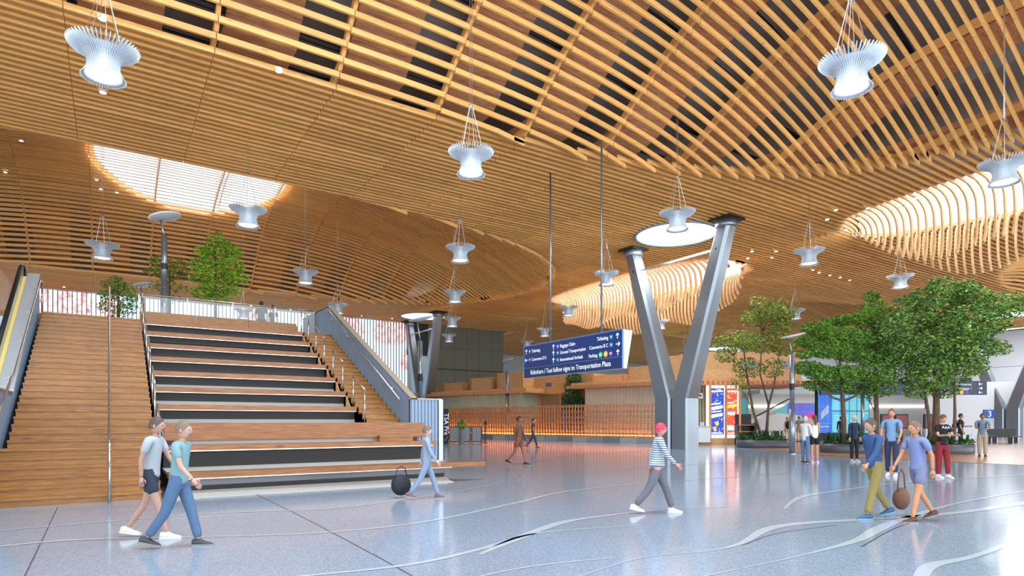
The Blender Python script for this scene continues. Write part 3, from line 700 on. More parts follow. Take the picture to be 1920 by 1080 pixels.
def ribbon(name, pts, ws, m, z=.004):
    P3 = [P(x, y) for x, y in pts]; ctr = []
    for i in range(len(P3)-1):      # catmull-rom
        p0, p1, p2, p3 = P3[max(i-1, 0)], P3[i], P3[i+1], P3[min(i+2, len(P3)-1)]
        w1, w2 = ws[i], ws[i+1]
        for k in range(8):
            t = k/8; q = .5*((2*p1)+(p2-p0)*t+(2*p0-5*p1+4*p2-p3)*t*t+(3*p1-p0-3*p2+p3)*t**3); ctr.append((q, w1+(w2-w1)*t))
    ctr.append((P3[-1], ws[-1])); vs = []
    for i, (q, w_) in enumerate(ctr):
        a, b = ctr[max(0, i-1)][0], ctr[min(len(ctr)-1, i+1)][0]; d = (b-a).normalized(); nn = Vector((-d.y, d.x, 0))*w_/2
        vs += [q+nn+Vector((0, 0, z)), q-nn+Vector((0, 0, z))]
    return M().add(vs, [(2*i, 2*i+1, 2*i+3, 2*i+2) for i in range(len(ctr)-1)]).obj(name, m, FLR)
FLR = empty('floor_inlay', (0, 0, 0), kind='structure')
ribbon('inlay_strip', [(1060, 1090), (1200, 1047), (1330, 1033), (1392, 1018), (1440, 992), (1510, 981), (1640, 973), (1790, 962), (1930, 942)], [.02, .02, .025, .08, .16, .16, .14, .16, .2], INL)
ribbon('inlay_strip', [(1300, 1085), (1420, 1060), (1510, 1040), (1605, 1014), (1645, 993), (1690, 975), (1790, 945), (1935, 918)], [.02, .02, .03, .12, .17, .14, .08, .06], INL)
ribbon('inlay_strip', [(1725, 1085), (1748, 1060), (1830, 1042), (1935, 1002)], [.12, .14, .08, .1], INL)
ribbon('inlay_strip', [(900, 1040), (960, 1014), (1050, 981), (1130, 968), (1250, 955), (1370, 950)], [.05, .14, .16, .08, .05, .04], INL)
ribbon('inlay_strip', [(-10, 1026), (150, 1012), (420, 1006), (620, 998), (800, 978), (960, 945), (1090, 918), (1350, 896), (1600, 880)], [.09, .09, .05, .06, .09, .10, .09, .07, .07], INL)
ribbon('inlay_strip', [(-10, 996), (200, 978), (420, 962), (640, 952), (830, 926), (980, 900), (1150, 880), (1400, 866)], [.06, .08, .05, .08, .06, .05, .08, .06], INL)
ribbon('inlay_strip', [(520, 1085), (760, 1060), (900, 1030), (1010, 1000), (1200, 985)], [.04, .08, .09, .06, .03], INL)
ribbon('inlay_strip', [(880, 1085), (1000, 1062), (1150, 1046)], [.03, .04, .03], INL)
ribbon('inlay_strip', [(1470, 955), (1500, 933), (1560, 922), (1700, 905), (1930, 890)], [.03, .14, .12, .10, .1], INL)
ribbon('inlay_strip', [(960, 870), (1100, 850), (1240, 843)], [.1, .12, .1], INL)
ribbon('floor_joint', [(108, 951), (78, 1015), (44, 1085)], [.012]*3, JNT, .003)
ribbon('floor_joint', [(470, 922), (560, 966), (700, 1040), (790, 1090)], [.012]*4, JNT, .003)
ribbon('floor_joint', [(1395, 1022), (1460, 1000), (1570, 985)], [.012]*3, JNT, .006)
ribbon('floor_joint', [(1615, 1026), (1680, 990), (1740, 972)], [.014]*3, JNT, .006)
# timber floor zone around the planters
wf = [P(x, y) for x, y in ((1380, 838), (1430, 842), (1500, 850), (1600, 858), (1700, 862), (1800, 867), (1935, 873))]
wb = [P(x, y) for x, y in ((1380, 822), (1430, 821), (1500, 820), (1600, 820), (1700, 821), (1800, 822), (1935, 824))]
m_ = M(); n = len(wf); m_.add([p+Vector((0, 0, .006)) for p in wf+wb], [(i, i+1, n+i+1, n+i) for i in range(n-1)])
m_.obj('floor_timber', wood('floor_oak', srgb(202, 150, 100), srgb(176, 118, 70), (1, 10, 10), .22, .1, False), kind='structure')
# far wall beyond the mezzanine, right of it an olive panelled wall
M().box(-16, 25.3, 58.2, 58.6, 0, ZC+2.4).obj('wall_back', mat('wall_grey', srgb(180, 182, 186), .6), kind='structure')
olw = empty('wall_olive', (0, 0, 0), kind='structure')
OL = mat('olive_panel', srgb(118, 116, 96), .55)
xs = [27.6+i*1.55 for i in range(7)]
for i in range(6):
    for (z0, z1) in ((.2, 3.4), (3.43, 6.9), (7.0, 9.2), (9.22, 12.0)):
        M().box(xs[i]+.012, xs[i+1]-.012, 58.0, 58.15, z0, z1).obj('panel', OL, olw)
M().box(27.5, 37.0, 58.15, 58.5, 0, 13.8).obj('backing', BLACK, olw)
M().box(25.3, 27.5, 57.9, 58.5, 8.2, 13.8).obj('wall_dark_panel', mat('charcoal', srgb(52, 50, 50), .6), kind='structure')
M().box(25.3, 27.5, 57.95, 58.5, 0, 8.2).obj('wall_white_panel', WHITE, kind='structure')
q = empty('wall_notice', (26.2, 57.9, 6.6), label='white notice with dark red and blue lines on the wall behind the far column', cat='notice')
M().box(-.8, .8, -.03, 0, -.9, .9).obj('sheet', WHITE, q)
M().box(-.5, .5, -.05, -.03, .1, .5).obj('printed_band', mat('notice_red', srgb(120, 50, 60), .5), q); M().box(-.5, .5, -.05, -.03, -.5, -.15).obj('printed_band', mat('notice_blue', srgb(70, 80, 140), .5), q)
# video mural behind vertical slats
def mural():
    m = bpy.data.materials.new('mural_screen'); m.use_nodes = True; nt = m.node_tree; L = nt.links
    b = nt.nodes['Principled BSDF']; tc = nt.nodes.new('ShaderNodeTexCoord')
    n = nt.nodes.new('ShaderNodeTexNoise'); n.inputs['Scale'].default_value = .22; n.inputs['Detail'].default_value = 1; L.new(tc.outputs['Object'], n.inputs['Vector'])
    n2 = nt.nodes.new('ShaderNodeTexNoise'); n2.inputs['Scale'].default_value = 2.2; n2.inputs['Detail'].default_value = 6; L.new(tc.outputs['Object'], n2.inputs['Vector'])
    c1 = nt.nodes.new('ShaderNodeValToRGB'); e = c1.color_ramp.elements; e[0].position = .32; e[0].color = srgb(150, 112, 108); e[1].position = .62; e[1].color = srgb(238, 206, 206); L.new(n2.outputs['Fac'], c1.inputs[0])
    c2 = nt.nodes.new('ShaderNodeValToRGB'); e = c2.color_ramp.elements; e[0].position = .53; e[0].color = (0, 0, 0, 1); e[1].position = .56; e[1].color = (1, 1, 1, 1); L.new(n.outputs['Fac'], c2.inputs[0])
    mx = nt.nodes.new('ShaderNodeMixRGB'); mx.inputs[1].default_value = srgb(205, 232, 255); L.new(c2.outputs[0], mx.inputs[0]); L.new(c1.outputs[0], mx.inputs[2])
    L.new(mx.outputs[0], b.inputs['Emission Color']); b.inputs['Emission Strength'].default_value = 1.5; b.inputs['Base Color'].default_value = (.02, .02, .02, 1); return m
mu = empty('mural_screen', (9, 57.9, 8), label='long glowing video mural with pale rock and sky on the far mezzanine wall', cat='screen')
M().box(-24, 16.2, 0, .25, -4, 3.4).obj('display', mural(), mu)
SLG = mat('slat_grey', srgb(150, 150, 158), .5); m_ = M()
for k in range(134): m_.box(-24+k*.3, -24+k*.3+.06, -.25, -.1, -4, 3.4)
m_.obj('slat_rows', SLG, mu, kind='stuff')
# right hall: far walls
M().box(36.8, 90, 78, 78.4, 0, ZC+2.4).obj('wall_far', mat('wall_offwhite', srgb(206, 208, 210), .6), kind='structure')
wr = empty('wall_right', (0, 0, 0), kind='structure')
for i in range(15):
    for (z0, z1) in ((0, 3.6), (3.64, 7.4), (7.44, 11.3)):
        M().box(82, 82.3, -4+i*5.4+.02, -4+(i+1)*5.4-.02, z0, z1).obj('panel', mat('panel_white', srgb(226, 230, 236), .5), wr)
M().box(82.3, 82.5, -4, 78, 0, 12).obj('backing', SLG, wr)
# mezzanine
mz = empty('mezzanine', (0, 0, 4.65), label='raised mezzanine floor behind the top of the stairs', cat='floor deck')
M().box(-14, 7.2, 22.74, 58, -.35, 0).obj('slab', mat('mezz_floor', srgb(170, 160, 150), .4), mz)
M().box(-14, 7.2, 22.7, 22.74, -.35, -.01).obj('edge_fascia', W_STEP, mz)
wl = empty('wall_left', (0, 0, 0), kind='structure')
for k in range(8): M().box(-3.8, -3.6, 26+k*1.1+.01, 27.1+k*1.1-.01, 4.65, 7.5).obj('plank', W_SHOP, wl)

# ================================================================ GRAND STAIR
B0 = 13.2; RUN = .3183; RISE = .155
st = empty('grand_staircase', (2.5, B0, 0), label='wide wooden staircase with stepped seating rising to the mezzanine', cat='staircase')
OFF = (-2.5, -B0, 0)
def sp(m_, name, mt, sm=False, parent=None, **k):
    o = m_.obj(name, mt, st, sm, **k); o.location = OFF; return o
for k in range(1, 31):
    y = B0+RUN*(k-1); z = RISE*k; x0 = -1.85 if k <= 6 else -1.64
    sp(M().box(x0, .82, y, y+RUN+.05, z-.045, z), 'stair_tread', W_STEP)
    sp(M().box(x0+.005, .815, y+.022, y+.06, z-RISE-.01, z-.04), 'stair_riser', W_STEP)
    if k >= 7:
        sp(M().box(5.84, 6.78, y, y+RUN+.05, z-.045, z), 'stair_tread', W_STEP)
        sp(M().box(5.845, 6.775, y+.022, y+.06, z-RISE-.01, z-.04), 'stair_riser', W_STEP)
nose = lambda k: 22.5-.955*(10-k)
KICK = mat('kick_grey', srgb(150, 145, 138), .5)
for k in range(4, 11):
    y = nose(k); z = .465*k; xr = 5.8
    sp(M().box(.93, xr, y, y+.46, z-.13, z), 'seat_plank', W_SEAT)
    sp(M().box(.95, xr-.02, y+.005, y+.03, z-.141, z-.131), 'led_strip', LED)
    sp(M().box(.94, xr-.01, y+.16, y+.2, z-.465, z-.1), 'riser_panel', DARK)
    sp(M().prism([(y+.04, z-.465), (y+.16, z-.465), (y+.16, z-.465+(.11 if k < 7 else .05)), (y+.13, z-.44)], 'x', .94, xr-.01), 'kick_plate', KICK)
    sp(M().box(.94, xr-.01, y+.46, y+.955+.18, z-.06, z-.005), 'deck_slab', CONC)
    sp(M().prism([(y+.02, z-.13), (y+.955, z-.13), (y+.955, z+.335), (y+.62, z+.0)], 'x', 5.8, 5.84), 'side_cheek', W_SHOP)
# lower three tiers run further out to the right
sp(M().box(.94, 6.75, 15.35, nose(4)+.18, 1.30, 1.39), 'deck_slab', CONC)
bench = sp(M().box(1.0, 7.16, 15.28, 15.36, 1.03, 1.42), 'bench_back', W_SEAT)
for x in (1.02, 5.98, 6.78): sp(M().box(x, x+.16, 15.24, 15.36, .92, 1.03), 'bench_bracket', BLACK)
sp(M().box(.94, 7.30, 14.80, 15.42, .82, .93), 'seat_plank', W_SEAT); sp(M().box(.96, 7.2, 14.805, 14.83, .803, .819), 'led_strip', LED)
sp(M().box(.96, 6.95, 15.42, 15.46, .9, 1.35), 'riser_panel', CONC)
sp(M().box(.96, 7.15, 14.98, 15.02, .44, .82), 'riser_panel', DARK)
sp(M().box(.94, 7.1, 13.6, 14.98, .40, .455), 'deck_slab', CONC)
sp(M().prism([(.93, 13.12), (7.75, 13.0), (7.0, 13.62), (.93, 13.62)], 'z', .36, .465), 'seat_plank', W_SEAT)
sp(M().box(.95, 6.9, 13.13, 13.15, .342, .358), 'led_strip', LED)
prof = [(13.22, .35), (13.40, .33), (13.42, .20), (13.36, .10), (13.2, .03), (12.98, .004), (12.98, .0), (13.5, .0), (13.5, .35)]
sp(M().prism(prof, 'x', .95, 6.82), 'base_cove', mat('polished_cove', srgb(150, 146, 142), .35, .6), True)
sp(M().prism([(12.97, 0), (13.36, 0), (13.36, .105), (13.2, .036), (12.97, .008)], 'x', .94, 6.86), 'base_lip', mat('pale_lip', srgb(206, 200, 192), .4))
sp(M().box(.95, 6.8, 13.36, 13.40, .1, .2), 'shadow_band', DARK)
sp(M().box(.95, 6.8, 13.36, 13.40, .2, .34), 'mirror_band', mat('band_steel', srgb(104, 104, 106), .4, .6))
# backing mass under the stair so no light leaks
sp(M().prism([(13.7, 0), (22.7, 0), (22.7, 4.25), (22.4, 4.25)], 'x', -1.6, .8), 'carcass', DARK)
sp(M().prism([(15.5, 0), (22.7, 0), (22.7, 4.25), (22.3, 4.25)], 'x', .95, 6.7), 'carcass', DARK)
# top back wall, three wide panels
for x0, x1 in ((.83, 2.475), (2.49, 4.145), (4.16, 5.8)):
    sp(M().box(x0, x1, 23.4, 23.5, 4.6, 5.06), 'back_panel', W_STEP)
sp(M().box(.83, 5.8, 22.9, 23.4, 4.56, 4.65), 'deck_slab', CONC)
sp(M().box(.93, 5.8, 23.32, 23.40, 4.6, 4.66), 'trim_rail', W_SEAT)
# right balustrade with ribbed cladding
bal = empty('stair_balustrade', (6.9, 15.35, 0), label='blue-grey ribbed metal balustrade wall on the right side of the stairs', cat='balustrade')
ZT = lambda y: 2.05+(y-15.35)*.489
prof = [(15.35, 0), (15.35, 2.05), (22.85, 5.72), (26.5, 5.72), (26.5, 4.3), (22.8, 4.3), (18, 0)]
o = M().prism(prof, 'x', 6.84, 6.95).obj('wall_core', CORR, bal); o.location = (-6.9, -15.35, 0)
o = M().box(6.80, 7.7, 15.345, 15.46, 0, 2.05).obj('front_panel', CORR, bal); o.location = (-6.9, -15.35, 0)
m_ = M()
y = 15.4
while y < 26.4:
    zt = min(5.70, ZT(y)-.02); zb = max(.3, min(4.65, (y-B0)*.487)-.1); m_.box(6.80, 6.845, y, y+.05, zb, zt); y += .10
x = 6.82
while x < 7.66: m_.box(x, x+.05, 15.31, 15.36, 0, 2.02); x += .10
o = m_.obj('rib_rows', CORR, bal, kind='stuff'); o.location = (-6.9, -15.35, 0)
m_ = M(); m_.hexa([(6.79, 15.30, 2.05), (6.98, 15.30, 2.05), (6.98, 22.85, 5.74), (6.79, 22.85, 5.74), (6.79, 15.30, 2.075), (6.98, 15.30, 2.075), (6.98, 22.85, 5.765), (6.79, 22.85, 5.765)])
m_.box(6.79, 6.98, 22.85, 26.5, 5.74, 5.765); m_.box(6.79, 7.72, 15.30, 15.48, 2.05, 2.075)
o = m_.obj('coping', mat('coping_tan', srgb(196, 180, 160), .4, .3), bal); o.location = (-6.9, -15.35, 0)
o = M().box(7.62, 7.74, 15.28, 15.38, 0, 2.05).obj('corner_trim', mat('trim_pale', srgb(206, 216, 230), .35, .3), bal); o.location = (-6.9, -15.35, 0)
def handrail(label, pts, posts, r=.021, grp=None, brackets=None):
    root = empty('handrail', pts[0], label=label, cat='handrail', group=grp); p0 = Vector(pts[0])
    M().tube([Vector(p)-p0 for p in pts], r, 8).obj('rail', RAILM, root, True)
    for a, b in posts: M().tube([Vector(a)-p0, Vector(b)-p0], r*.95, 8).obj('post', RAILM, root, True)
    for a, b in (brackets or []): M().tube([Vector(a)-p0, Vector(b)-p0], .012, 6).obj('bracket', RAILM, root, True)
    return root
sl = lambda y: (y-B0)*.487+.12
pp = [(0, y, sl(y)-.1) for y in [13.1+1.9*k for k in range(6)]]
handrail('slim steel handrail running up the middle of the left stair flight', [(0, 13.1, .93)]+[(0, y, sl(y)+.9) for y in (13.4, 22.5)]+[(0, 22.8, 5.55)],
         [((0, 13.1, 0), (0, 13.1, .93))]+[((0, 13.1+1.8*k, sl(13.1+1.8*k)-.05), (0, 13.1+1.8*k, sl(13.1+1.8*k)+.9)) for k in range(1, 6)], .026)
handrail('steel wall handrail along the left side of the stairs', [(-1.68, 13.0, 1.0), (-1.68, 16.2, 2.35), (-1.68, 16.6, 2.45), (-1.68, 22.5, sl(22.5)+.92), (-1.68, 23.0, 5.6)], [((-1.68, 23.0, 4.65), (-1.68, 23.0, 5.6))], .024,
         brackets=[((-1.68, y, sl(y)+.88), (-1.78, y, sl(y)+.8)) for y in (14, 16, 18, 20, 22)])
handrail('steel handrail fixed to the ribbed balustrade on the right', [(6.72, 15.9, sl(15.9)+.62), (6.72, 22.4, sl(22.4)+.9), (6.72, 22.7, 5.5), (6.78, 22.8, 5.5)], [], .022,
         brackets=[((6.72, y, sl(y)+.7), (6.82, y, sl(y)+.6)) for y in (16.5, 18.5, 20.5, 22.2)])
nm = ['lowest', 'second lowest', 'second highest', 'highest']
for sx, sn in ((5.9, 'right'), (.88, 'left')):
    for j in range(4):
        ya, yb = 17.35+1.91*j, 16.4+1.91*j; za = .465*(4+2*j)+.93; zb = za-.465
        handrail('%s short steel handrail beside the seating tiers, %s aisle' % (nm[j], sn), [(sx, ya, za), (sx, yb, zb)], [((sx, ya, za-1.0), (sx, ya, za)), ((sx, yb, zb-1.0), (sx, yb, zb))], .02, 'short handrails beside the seating tiers')
handrail('bottom steel handrail post pair at the left end of the bench', [(.88, 15.44, 1.835), (.88, 14.7, 1.45)], [((.88, 15.44, .9), (.88, 15.44, 1.835)), ((.88, 14.7, .7), (.88, 14.7, 1.45))], .02, 'short handrails beside the seating tiers')
# glass balustrade on the mezzanine edge
gb = empty('glass_balustrade', (.83, 24.2, 4.65), label='glass balustrade with steel top rail along the mezzanine edge', cat='balustrade')
for k in range(4): M().box(k*1.46+.01, k*1.46+1.44, -.01, .01, .02, 1.05).obj('glass_pane', GLASS, gb)
M().tube([(-.05, 0, 1.1), (5.9, 0, 1.1)], .022, 8).obj('top_rail', RAILM, gb, True)
for k in range(5): M().box(k*1.46-.015, k*1.46+.015, -.02, .02, 0, 1.08).obj('post', RAILM, gb)
# ================================================================ ESCALATOR at left
es = empty('escalator', (-2.6, 17, 0), label='escalator with black handrail at the left edge beside the stairs', cat='escalator')
def ep(m_, name, mt, sm=False): o = m_.obj(name, mt, es, sm); o.location = (2.6, -17, 0); return o
def incl(x0, x1, lo_, hi_, y0=17.2, y1=23.3, z0=2.14, z1=5.9):
    m_ = M(); m_.hexa([(x0, y0, z0+lo_), (x1, y0, z0+lo_), (x1, y1, z1+lo_), (x0, y1, z1+lo_), (x0, y0, z0+hi_), (x1, y0, z0+hi_), (x1, y1, z1+hi_), (x0, y1, z1+hi_)]); return m_
ep(incl(-2.0, -1.78, -4.5, -.03), 'side_cladding', CORR)
ep(incl(-2.03, -1.75, -.03, .0), 'cap_plate', mat('cap_white', srgb(214, 222, 230), .35, .3))
ep(M().box(-2.0, -1.78, 10, 17.2, -.0, 2.08), 'side_cladding', CORR)
ep(M().box(-2.03, -1.75, 10, 17.2, 2.08, 2.11), 'cap_plate', mat('cap_white', srgb(214, 222, 230), .35, .3))
m_ = M(); y = 10.1
while y < 23.2:
    zt = 2.05 if y < 17.2 else 2.1+(y-17.2)*.616; m_.box(-1.785, -1.75, y, y+.05, max(0, (y-B0)*.487-.2), zt-.06); y += .1
ep(m_, 'rib_rows', CORR)['kind'] = 'stuff'
ep(incl(-2.16, -2.06, -.75, -.12), 'lit_skirt', mat('skirt_lit', srgb(238, 212, 140), .35, emit=.25))
ep(incl(-2.22, -2.14, -.30, .26), 'glass_panel', GREENG)
pts = [(-2.18, 17.2, 2.40), (-2.18, 23.0, 5.98), (-2.18, 23.5, 6.15), (-2.18, 23.8, 6.05), (-2.18, 23.9, 5.8), (-2.18, 23.8, 5.5)]
ep(M().tube(pts, .055, 8), 'handrail_belt', BLACK, True)
ep(incl(-3.4, -3.25, -.60, .1), 'glass_panel', mat('green_panel', srgb(126, 150, 142), .3))
ep(M().tube([(-3.3, 17.2, 2.35), (-3.3, 23.0, 5.93), (-3.3, 23.8, 6.0)], .055, 8), 'handrail_belt', BLACK, True)
for k in range(18):
    y = 17.2+k*.34; z = 1.1+k*.21; ep(M().box(-3.2, -2.25, y, y+.36, z-.2, z), 'escalator_step', STEEL)
ep(M().box(-2.165, -2.155, 22.6, 22.9, 5.45, 5.8), 'blue_sticker', mat('sticker_blue', srgb(70, 150, 210), .4))

# ================================================================ WAYFINDING SIGN
sg = empty('wayfinding_sign', (14.9, 18.7, 3.3), label='large suspended navy directional sign with white arrows and lettering', cat='sign')
# local frame of the front face: u runs from far end (b=21.7) to near end (b=15.7); faces -a
M().prism([(-.0, 0), (.06, 0), (.5, 1.35), (0, 1.35)], 'y', -3.0, 3.0)
m_ = M(); m_.box(-.02, .03, -3.0, 3.0, .42, 1.33); m_.obj('sign_panel', NAVY, sg)
m_ = M(); m_.box(-.02, .03, -3.0, 3.0, 0, .40); m_.obj('sign_band', NAVY2, sg)
m_ = M(); m_.box(-.03, .03, -3.02, 3.02, 1.33, 1.37); m_.box(-.03, -.015, -3.0, 3.0, .395, .415); m_.box(-.03, .03, -3.03, -3.0, 0, 1.35); m_.box(-.03, .03, 3.0, 3.03, 0, 1.35); m_.obj('sign_frame', mat('sign_frame_blue', srgb(110, 150, 215), .35, .2), sg)
m_ = M(); m_.prism([(.03, 0), (.22, 0), (.50, 1.35), (.03, 1.35)], 'y', -2.98, 2.98); m_.obj('sign_body', WHITE, sg)
for b_ in (-1.8, 1.3): M().tube([(.1, b_, 1.35), (.1, b_, 8.4)], .035, 8).obj('hanger_rod', STEELB, sg, True)
MF = Matrix(((0, 0, -1, -.03), (-1, 0, 0, 0), (0, 1, 0, 0), (0, 0, 0, 1)))   # text x -> -b, text y -> z, normal -> -a
def st_(s, u, z, size, al='LEFT', m=SIGNTXT):
    return text(s, size, m, sg, Matrix.Translation((0, 3.0-u, z)) @ MF, al, sx=.86)
def arrow(u, z, ang, s=.2, parent=None, mtx=None):
    q = M(); w_ = .018*s/.2
    for (x0, y0, x1, y1) in ((0, -s*.5, 0, s*.5), (0, s*.5, -s*.36, s*.12), (0, s*.5, s*.36, s*.12)):
        d = Vector((x1-x0, y1-y0, 0)); n_ = Vector((-d.y, d.x, 0)).normalized()*w_
        a, b = Vector((x0, y0, 0)), Vector((x1, y1, 0)); q.add([a+n_, a-n_, b-n_, b+n_], [(0, 1, 2, 3)])
    o = q.obj('arrow', SIGNTXT, parent or sg); o.matrix_local = (mtx or (Matrix.Translation((-.004, 3.0-u, z)) @ MF)) @ Matrix.Rotation(ang, 4, 'Z'); return o
def icon(u, z, m=SIGNB, s=.15):
    q = M(); q.box(-s/2, s/2, -s/2, s/2, 0, .004); o = q.obj('pictogram', m, sg); o.matrix_local = Matrix.Translation((0, 3.0-u, z)) @ MF
    q = M(); q.prism([(-.05, -.02), (.05, .0), (.05, .02), (0, .025), (-.03, .05), (-.045, .05), (-.02, .02)], 'z', .004, .007); o = q.obj('pictogram_figure', SIGNTXT, sg); o.matrix_local = Matrix.Translation((0, 3.0-u, z)) @ MF
arrow(.17, 1.10, 0); icon(.42, 1.10); st_('Ticketing', .56, 1.04, .19)
arrow(.17, .75, pi/2); icon(.42, .75); st_('Concourse D E', .56, .69, .19)
arrow(2.08, 1.12, 0); icon(2.36, 1.12); st_('Baggage Claim', 2.5, 1.06, .19)
arrow(2.08, .86, 0); icon(2.36, .86); st_('Ground Transportation', 2.5, .80, .19)
arrow(2.08, .58, 0); icon(2.36, .58); st_('International Arrivals', 2.5, .52, .19)
arrow(5.78, 1.14, 0); icon(5.46, 1.14); st_('Ticketing', 5.3, 1.08, .19, 'RIGHT')
arrow(5.80, .86, -pi/2); icon(5.46, .86); st_('Concourse B C', 5.3, .80, .19, 'RIGHT')
arrow(5.80, .56, 0); st_('Parking', 4.72, .50, .19, 'RIGHT')
for u, c, t in ((4.9, (70, 190, 90), 'P1'), (5.17, (250, 170, 30), 'P2'), (5.44, (90, 60, 140), 'P3')):
    q = M(); q.lathe([(.001, .003), (.11, .003)], 20); o = q.obj('parking_badge', mat('badge_%d' % c[0], srgb(*c), .4, emit=.2), sg); o.matrix_local = Matrix.Translation((0, 3.0-u, .56)) @ MF
    o = st_(t, u, .51, .13, 'CENTER'); o.location.x -= .01
st_('Rideshare / Taxi follow signs to Transportation Plaza', 2.95, .12, .27, 'CENTER')

# ================================================================ RETAIL LATTICE, SHOPS
A0 = Vector((29.6, 28.1, 0)); A1 = Vector((24.4, 48.8, 0)); dl_ = (A1-A0); LEN = dl_.length; ang = math.atan2(dl_.y, dl_.x)
lat = empty('lattice_screen', A0, ang, label='long cedar lattice screen with warm light along its foot', cat='screen')
N = int(LEN/.27)
post_me = M().box(-.036, .036, -.03, .03, .36, 2.62).mesh('lattice_post'); post2 = M().box(-.03, .03, -.03, .03, .36, 2.55).mesh('lattice_post')
for i in range(N+1):
    o = link('lattice_post', post_me, W_LAT, lat); o.location = (i*LEN/N, 0, 0)
    if i < N: o = link('lattice_post', post2, W_LAT, lat); o.location = (i*LEN/N+.135, -.20, 0)
for z in (.38, .62, .95, 1.33, 1.70, 2.08, 2.50):
    M().box(0, LEN, .03, .07, z-.035, z+.035).obj('lattice_rail', W_LAT, lat)
    M().box(0, LEN, -.24, -.20, z+.1, z+.14).obj('lattice_rail', W_LAT, lat)
M().box(0, LEN, -.16, -.10, .36, .40).obj('warm_light_strip', mat('warm_led', (1, .50, .14, 1), .5, emit=10), lat)
for i in range(16):
    M().box(i*LEN/16+.01, (i+1)*LEN/16-.01, -.3, .12, 0, .36).obj('stone_block', mat('stone_%d' % (i % 3), srgb(*((150, 158, 164), (176, 176, 170), (128, 134, 138))[i % 3]), .25), lat)
# local frame along lattice: +x toward the far end, -y is behind (right/away)
def shop(label, u0, u1, d0, depth, zt, zw, nslat, slatcol, boxes, fascia=True, ov0=1.2, ov1=1.0):
    r = empty('shop_kiosk', A0+dl_.normalized()*u0, ang, label=label, cat='kiosk'); L_ = u1-u0
    SM = mat('slat_%d' % slatcol[0], srgb(*slatcol), .5)
    M().box(0, L_, -d0-depth, -d0, 0, zw).obj('wall_core', SM, r)
    sm_ = M().box(-.035, .035, -.0, .07, 0, zw).mesh('wall_slat')
    for i in range(nslat): o = link('wall_slat', sm_, SM, r); o.location = (L_*(i+.5)/nslat, -d0, 0)
    for i in range(max(2, int(depth/.4))): o = link('wall_slat', sm_, SM, r); o.rotation_euler = (0, 0, pi/2); o.location = (0, -d0-.2-i*.4, 0)
    nr = int((L_+ov0+ov1)/.3); rm = M().box(-.05, .05, -depth-.3, 1.0, zw, zw+.12).mesh('rafter')
    for i in range(nr): o = link('rafter', rm, W_LAT, r); o.location = (-ov0+i*.3+.1, -d0, 0)
    M().box(-ov0, L_+ov1, -d0+.95, -d0+1.02, zw-.02, zw+.22).obj('fascia_board', W_LAT, r)
    M().box(-ov0+.2, L_+ov1-.2, -d0-depth, -d0+.7, zw+.12, zw+.42).obj('roof_slab', W_SHOP, r)
    for (x0, x1, y0, y1, z1) in boxes:
        M().box(x0, x1, -d0-y1, -d0-y0, zw+.42, z1).obj('roof_box', W_SHOP, r)
        for xx in (x0, x1-.1): M().box(xx, xx+.1, -d0-y0, -d0-y0+.06, zw+.42, z1+.05).obj('corner_post', W_LAT, r)
    return r
s2 = shop('near shop with grey vertical slat wall and stepped timber roof right of the sign', 0, 7.2, 2.2, 5.5, 5.6, 3.9, 27, (196, 196, 186), [(1.2, 3.6, .3, 3.5, 5.35), (4.2, 7.0, .6, 3.5, 4.9), (-.6, .8, .2, 3.5, 5.9)])
s1 = shop('far shop with pale green corrugated wall and stepped timber roof boxes behind the balustrade', 13.5, 26.5, 2.2, 3.6, 5.6, 3.75, 48, (176, 196, 184), [(.2, 3.2, .3, 3.5, 5.6), (3.8, 6.6, .4, 3.5, 5.3), (7.4, 10.2, .3, 3.5, 5.0), (10.8, 13, .4, 3.5, 4.8)])
fx = empty('shop_kiosk', A0+dl_.normalized()*8.2, ang, label='middle shop front with blue roller shutter between the two slatted shops', cat='kiosk')
M().box(0, 5.2, -7.5, -4.2, 0, 3.7).obj('wall_core', mat('slat_176b', srgb(150, 128, 92), .5), fx)
M().box(-.6, 5.6, -7.5, -3.9, 3.7, 5.2).obj('fascia_board', W_SHOP, fx)
M().box(.5, 2.7, -4.2, -4.1, 0, 3.3).obj('roller_shutter', mat('shutter_blue', srgb(56, 84, 124), .4), fx)
for i in range(11): M().box(.5, 2.7, -4.1, -4.07, i*.3+.01, i*.3+.05).obj('shutter_slat', mat('shutter_blue', srgb(56, 84, 124), .4), fx)
for x in (.3, 2.7, 5.0): M().box(x, x+.2, -4.2, -4.0, 0, 3.7).obj('post', W_LAT, fx)
for x in (1.0, 3.6):
    v_ = M().box(x, x+.6, -3.9, -3.86, 4.3, 4.65).obj('vent', SLG, fx)
    for i in range(6): M().box(x+.03+i*.1, x+.06+i*.1, -3.86, -3.84, 4.32, 4.63).obj('vent_slat', BLACK, v_)

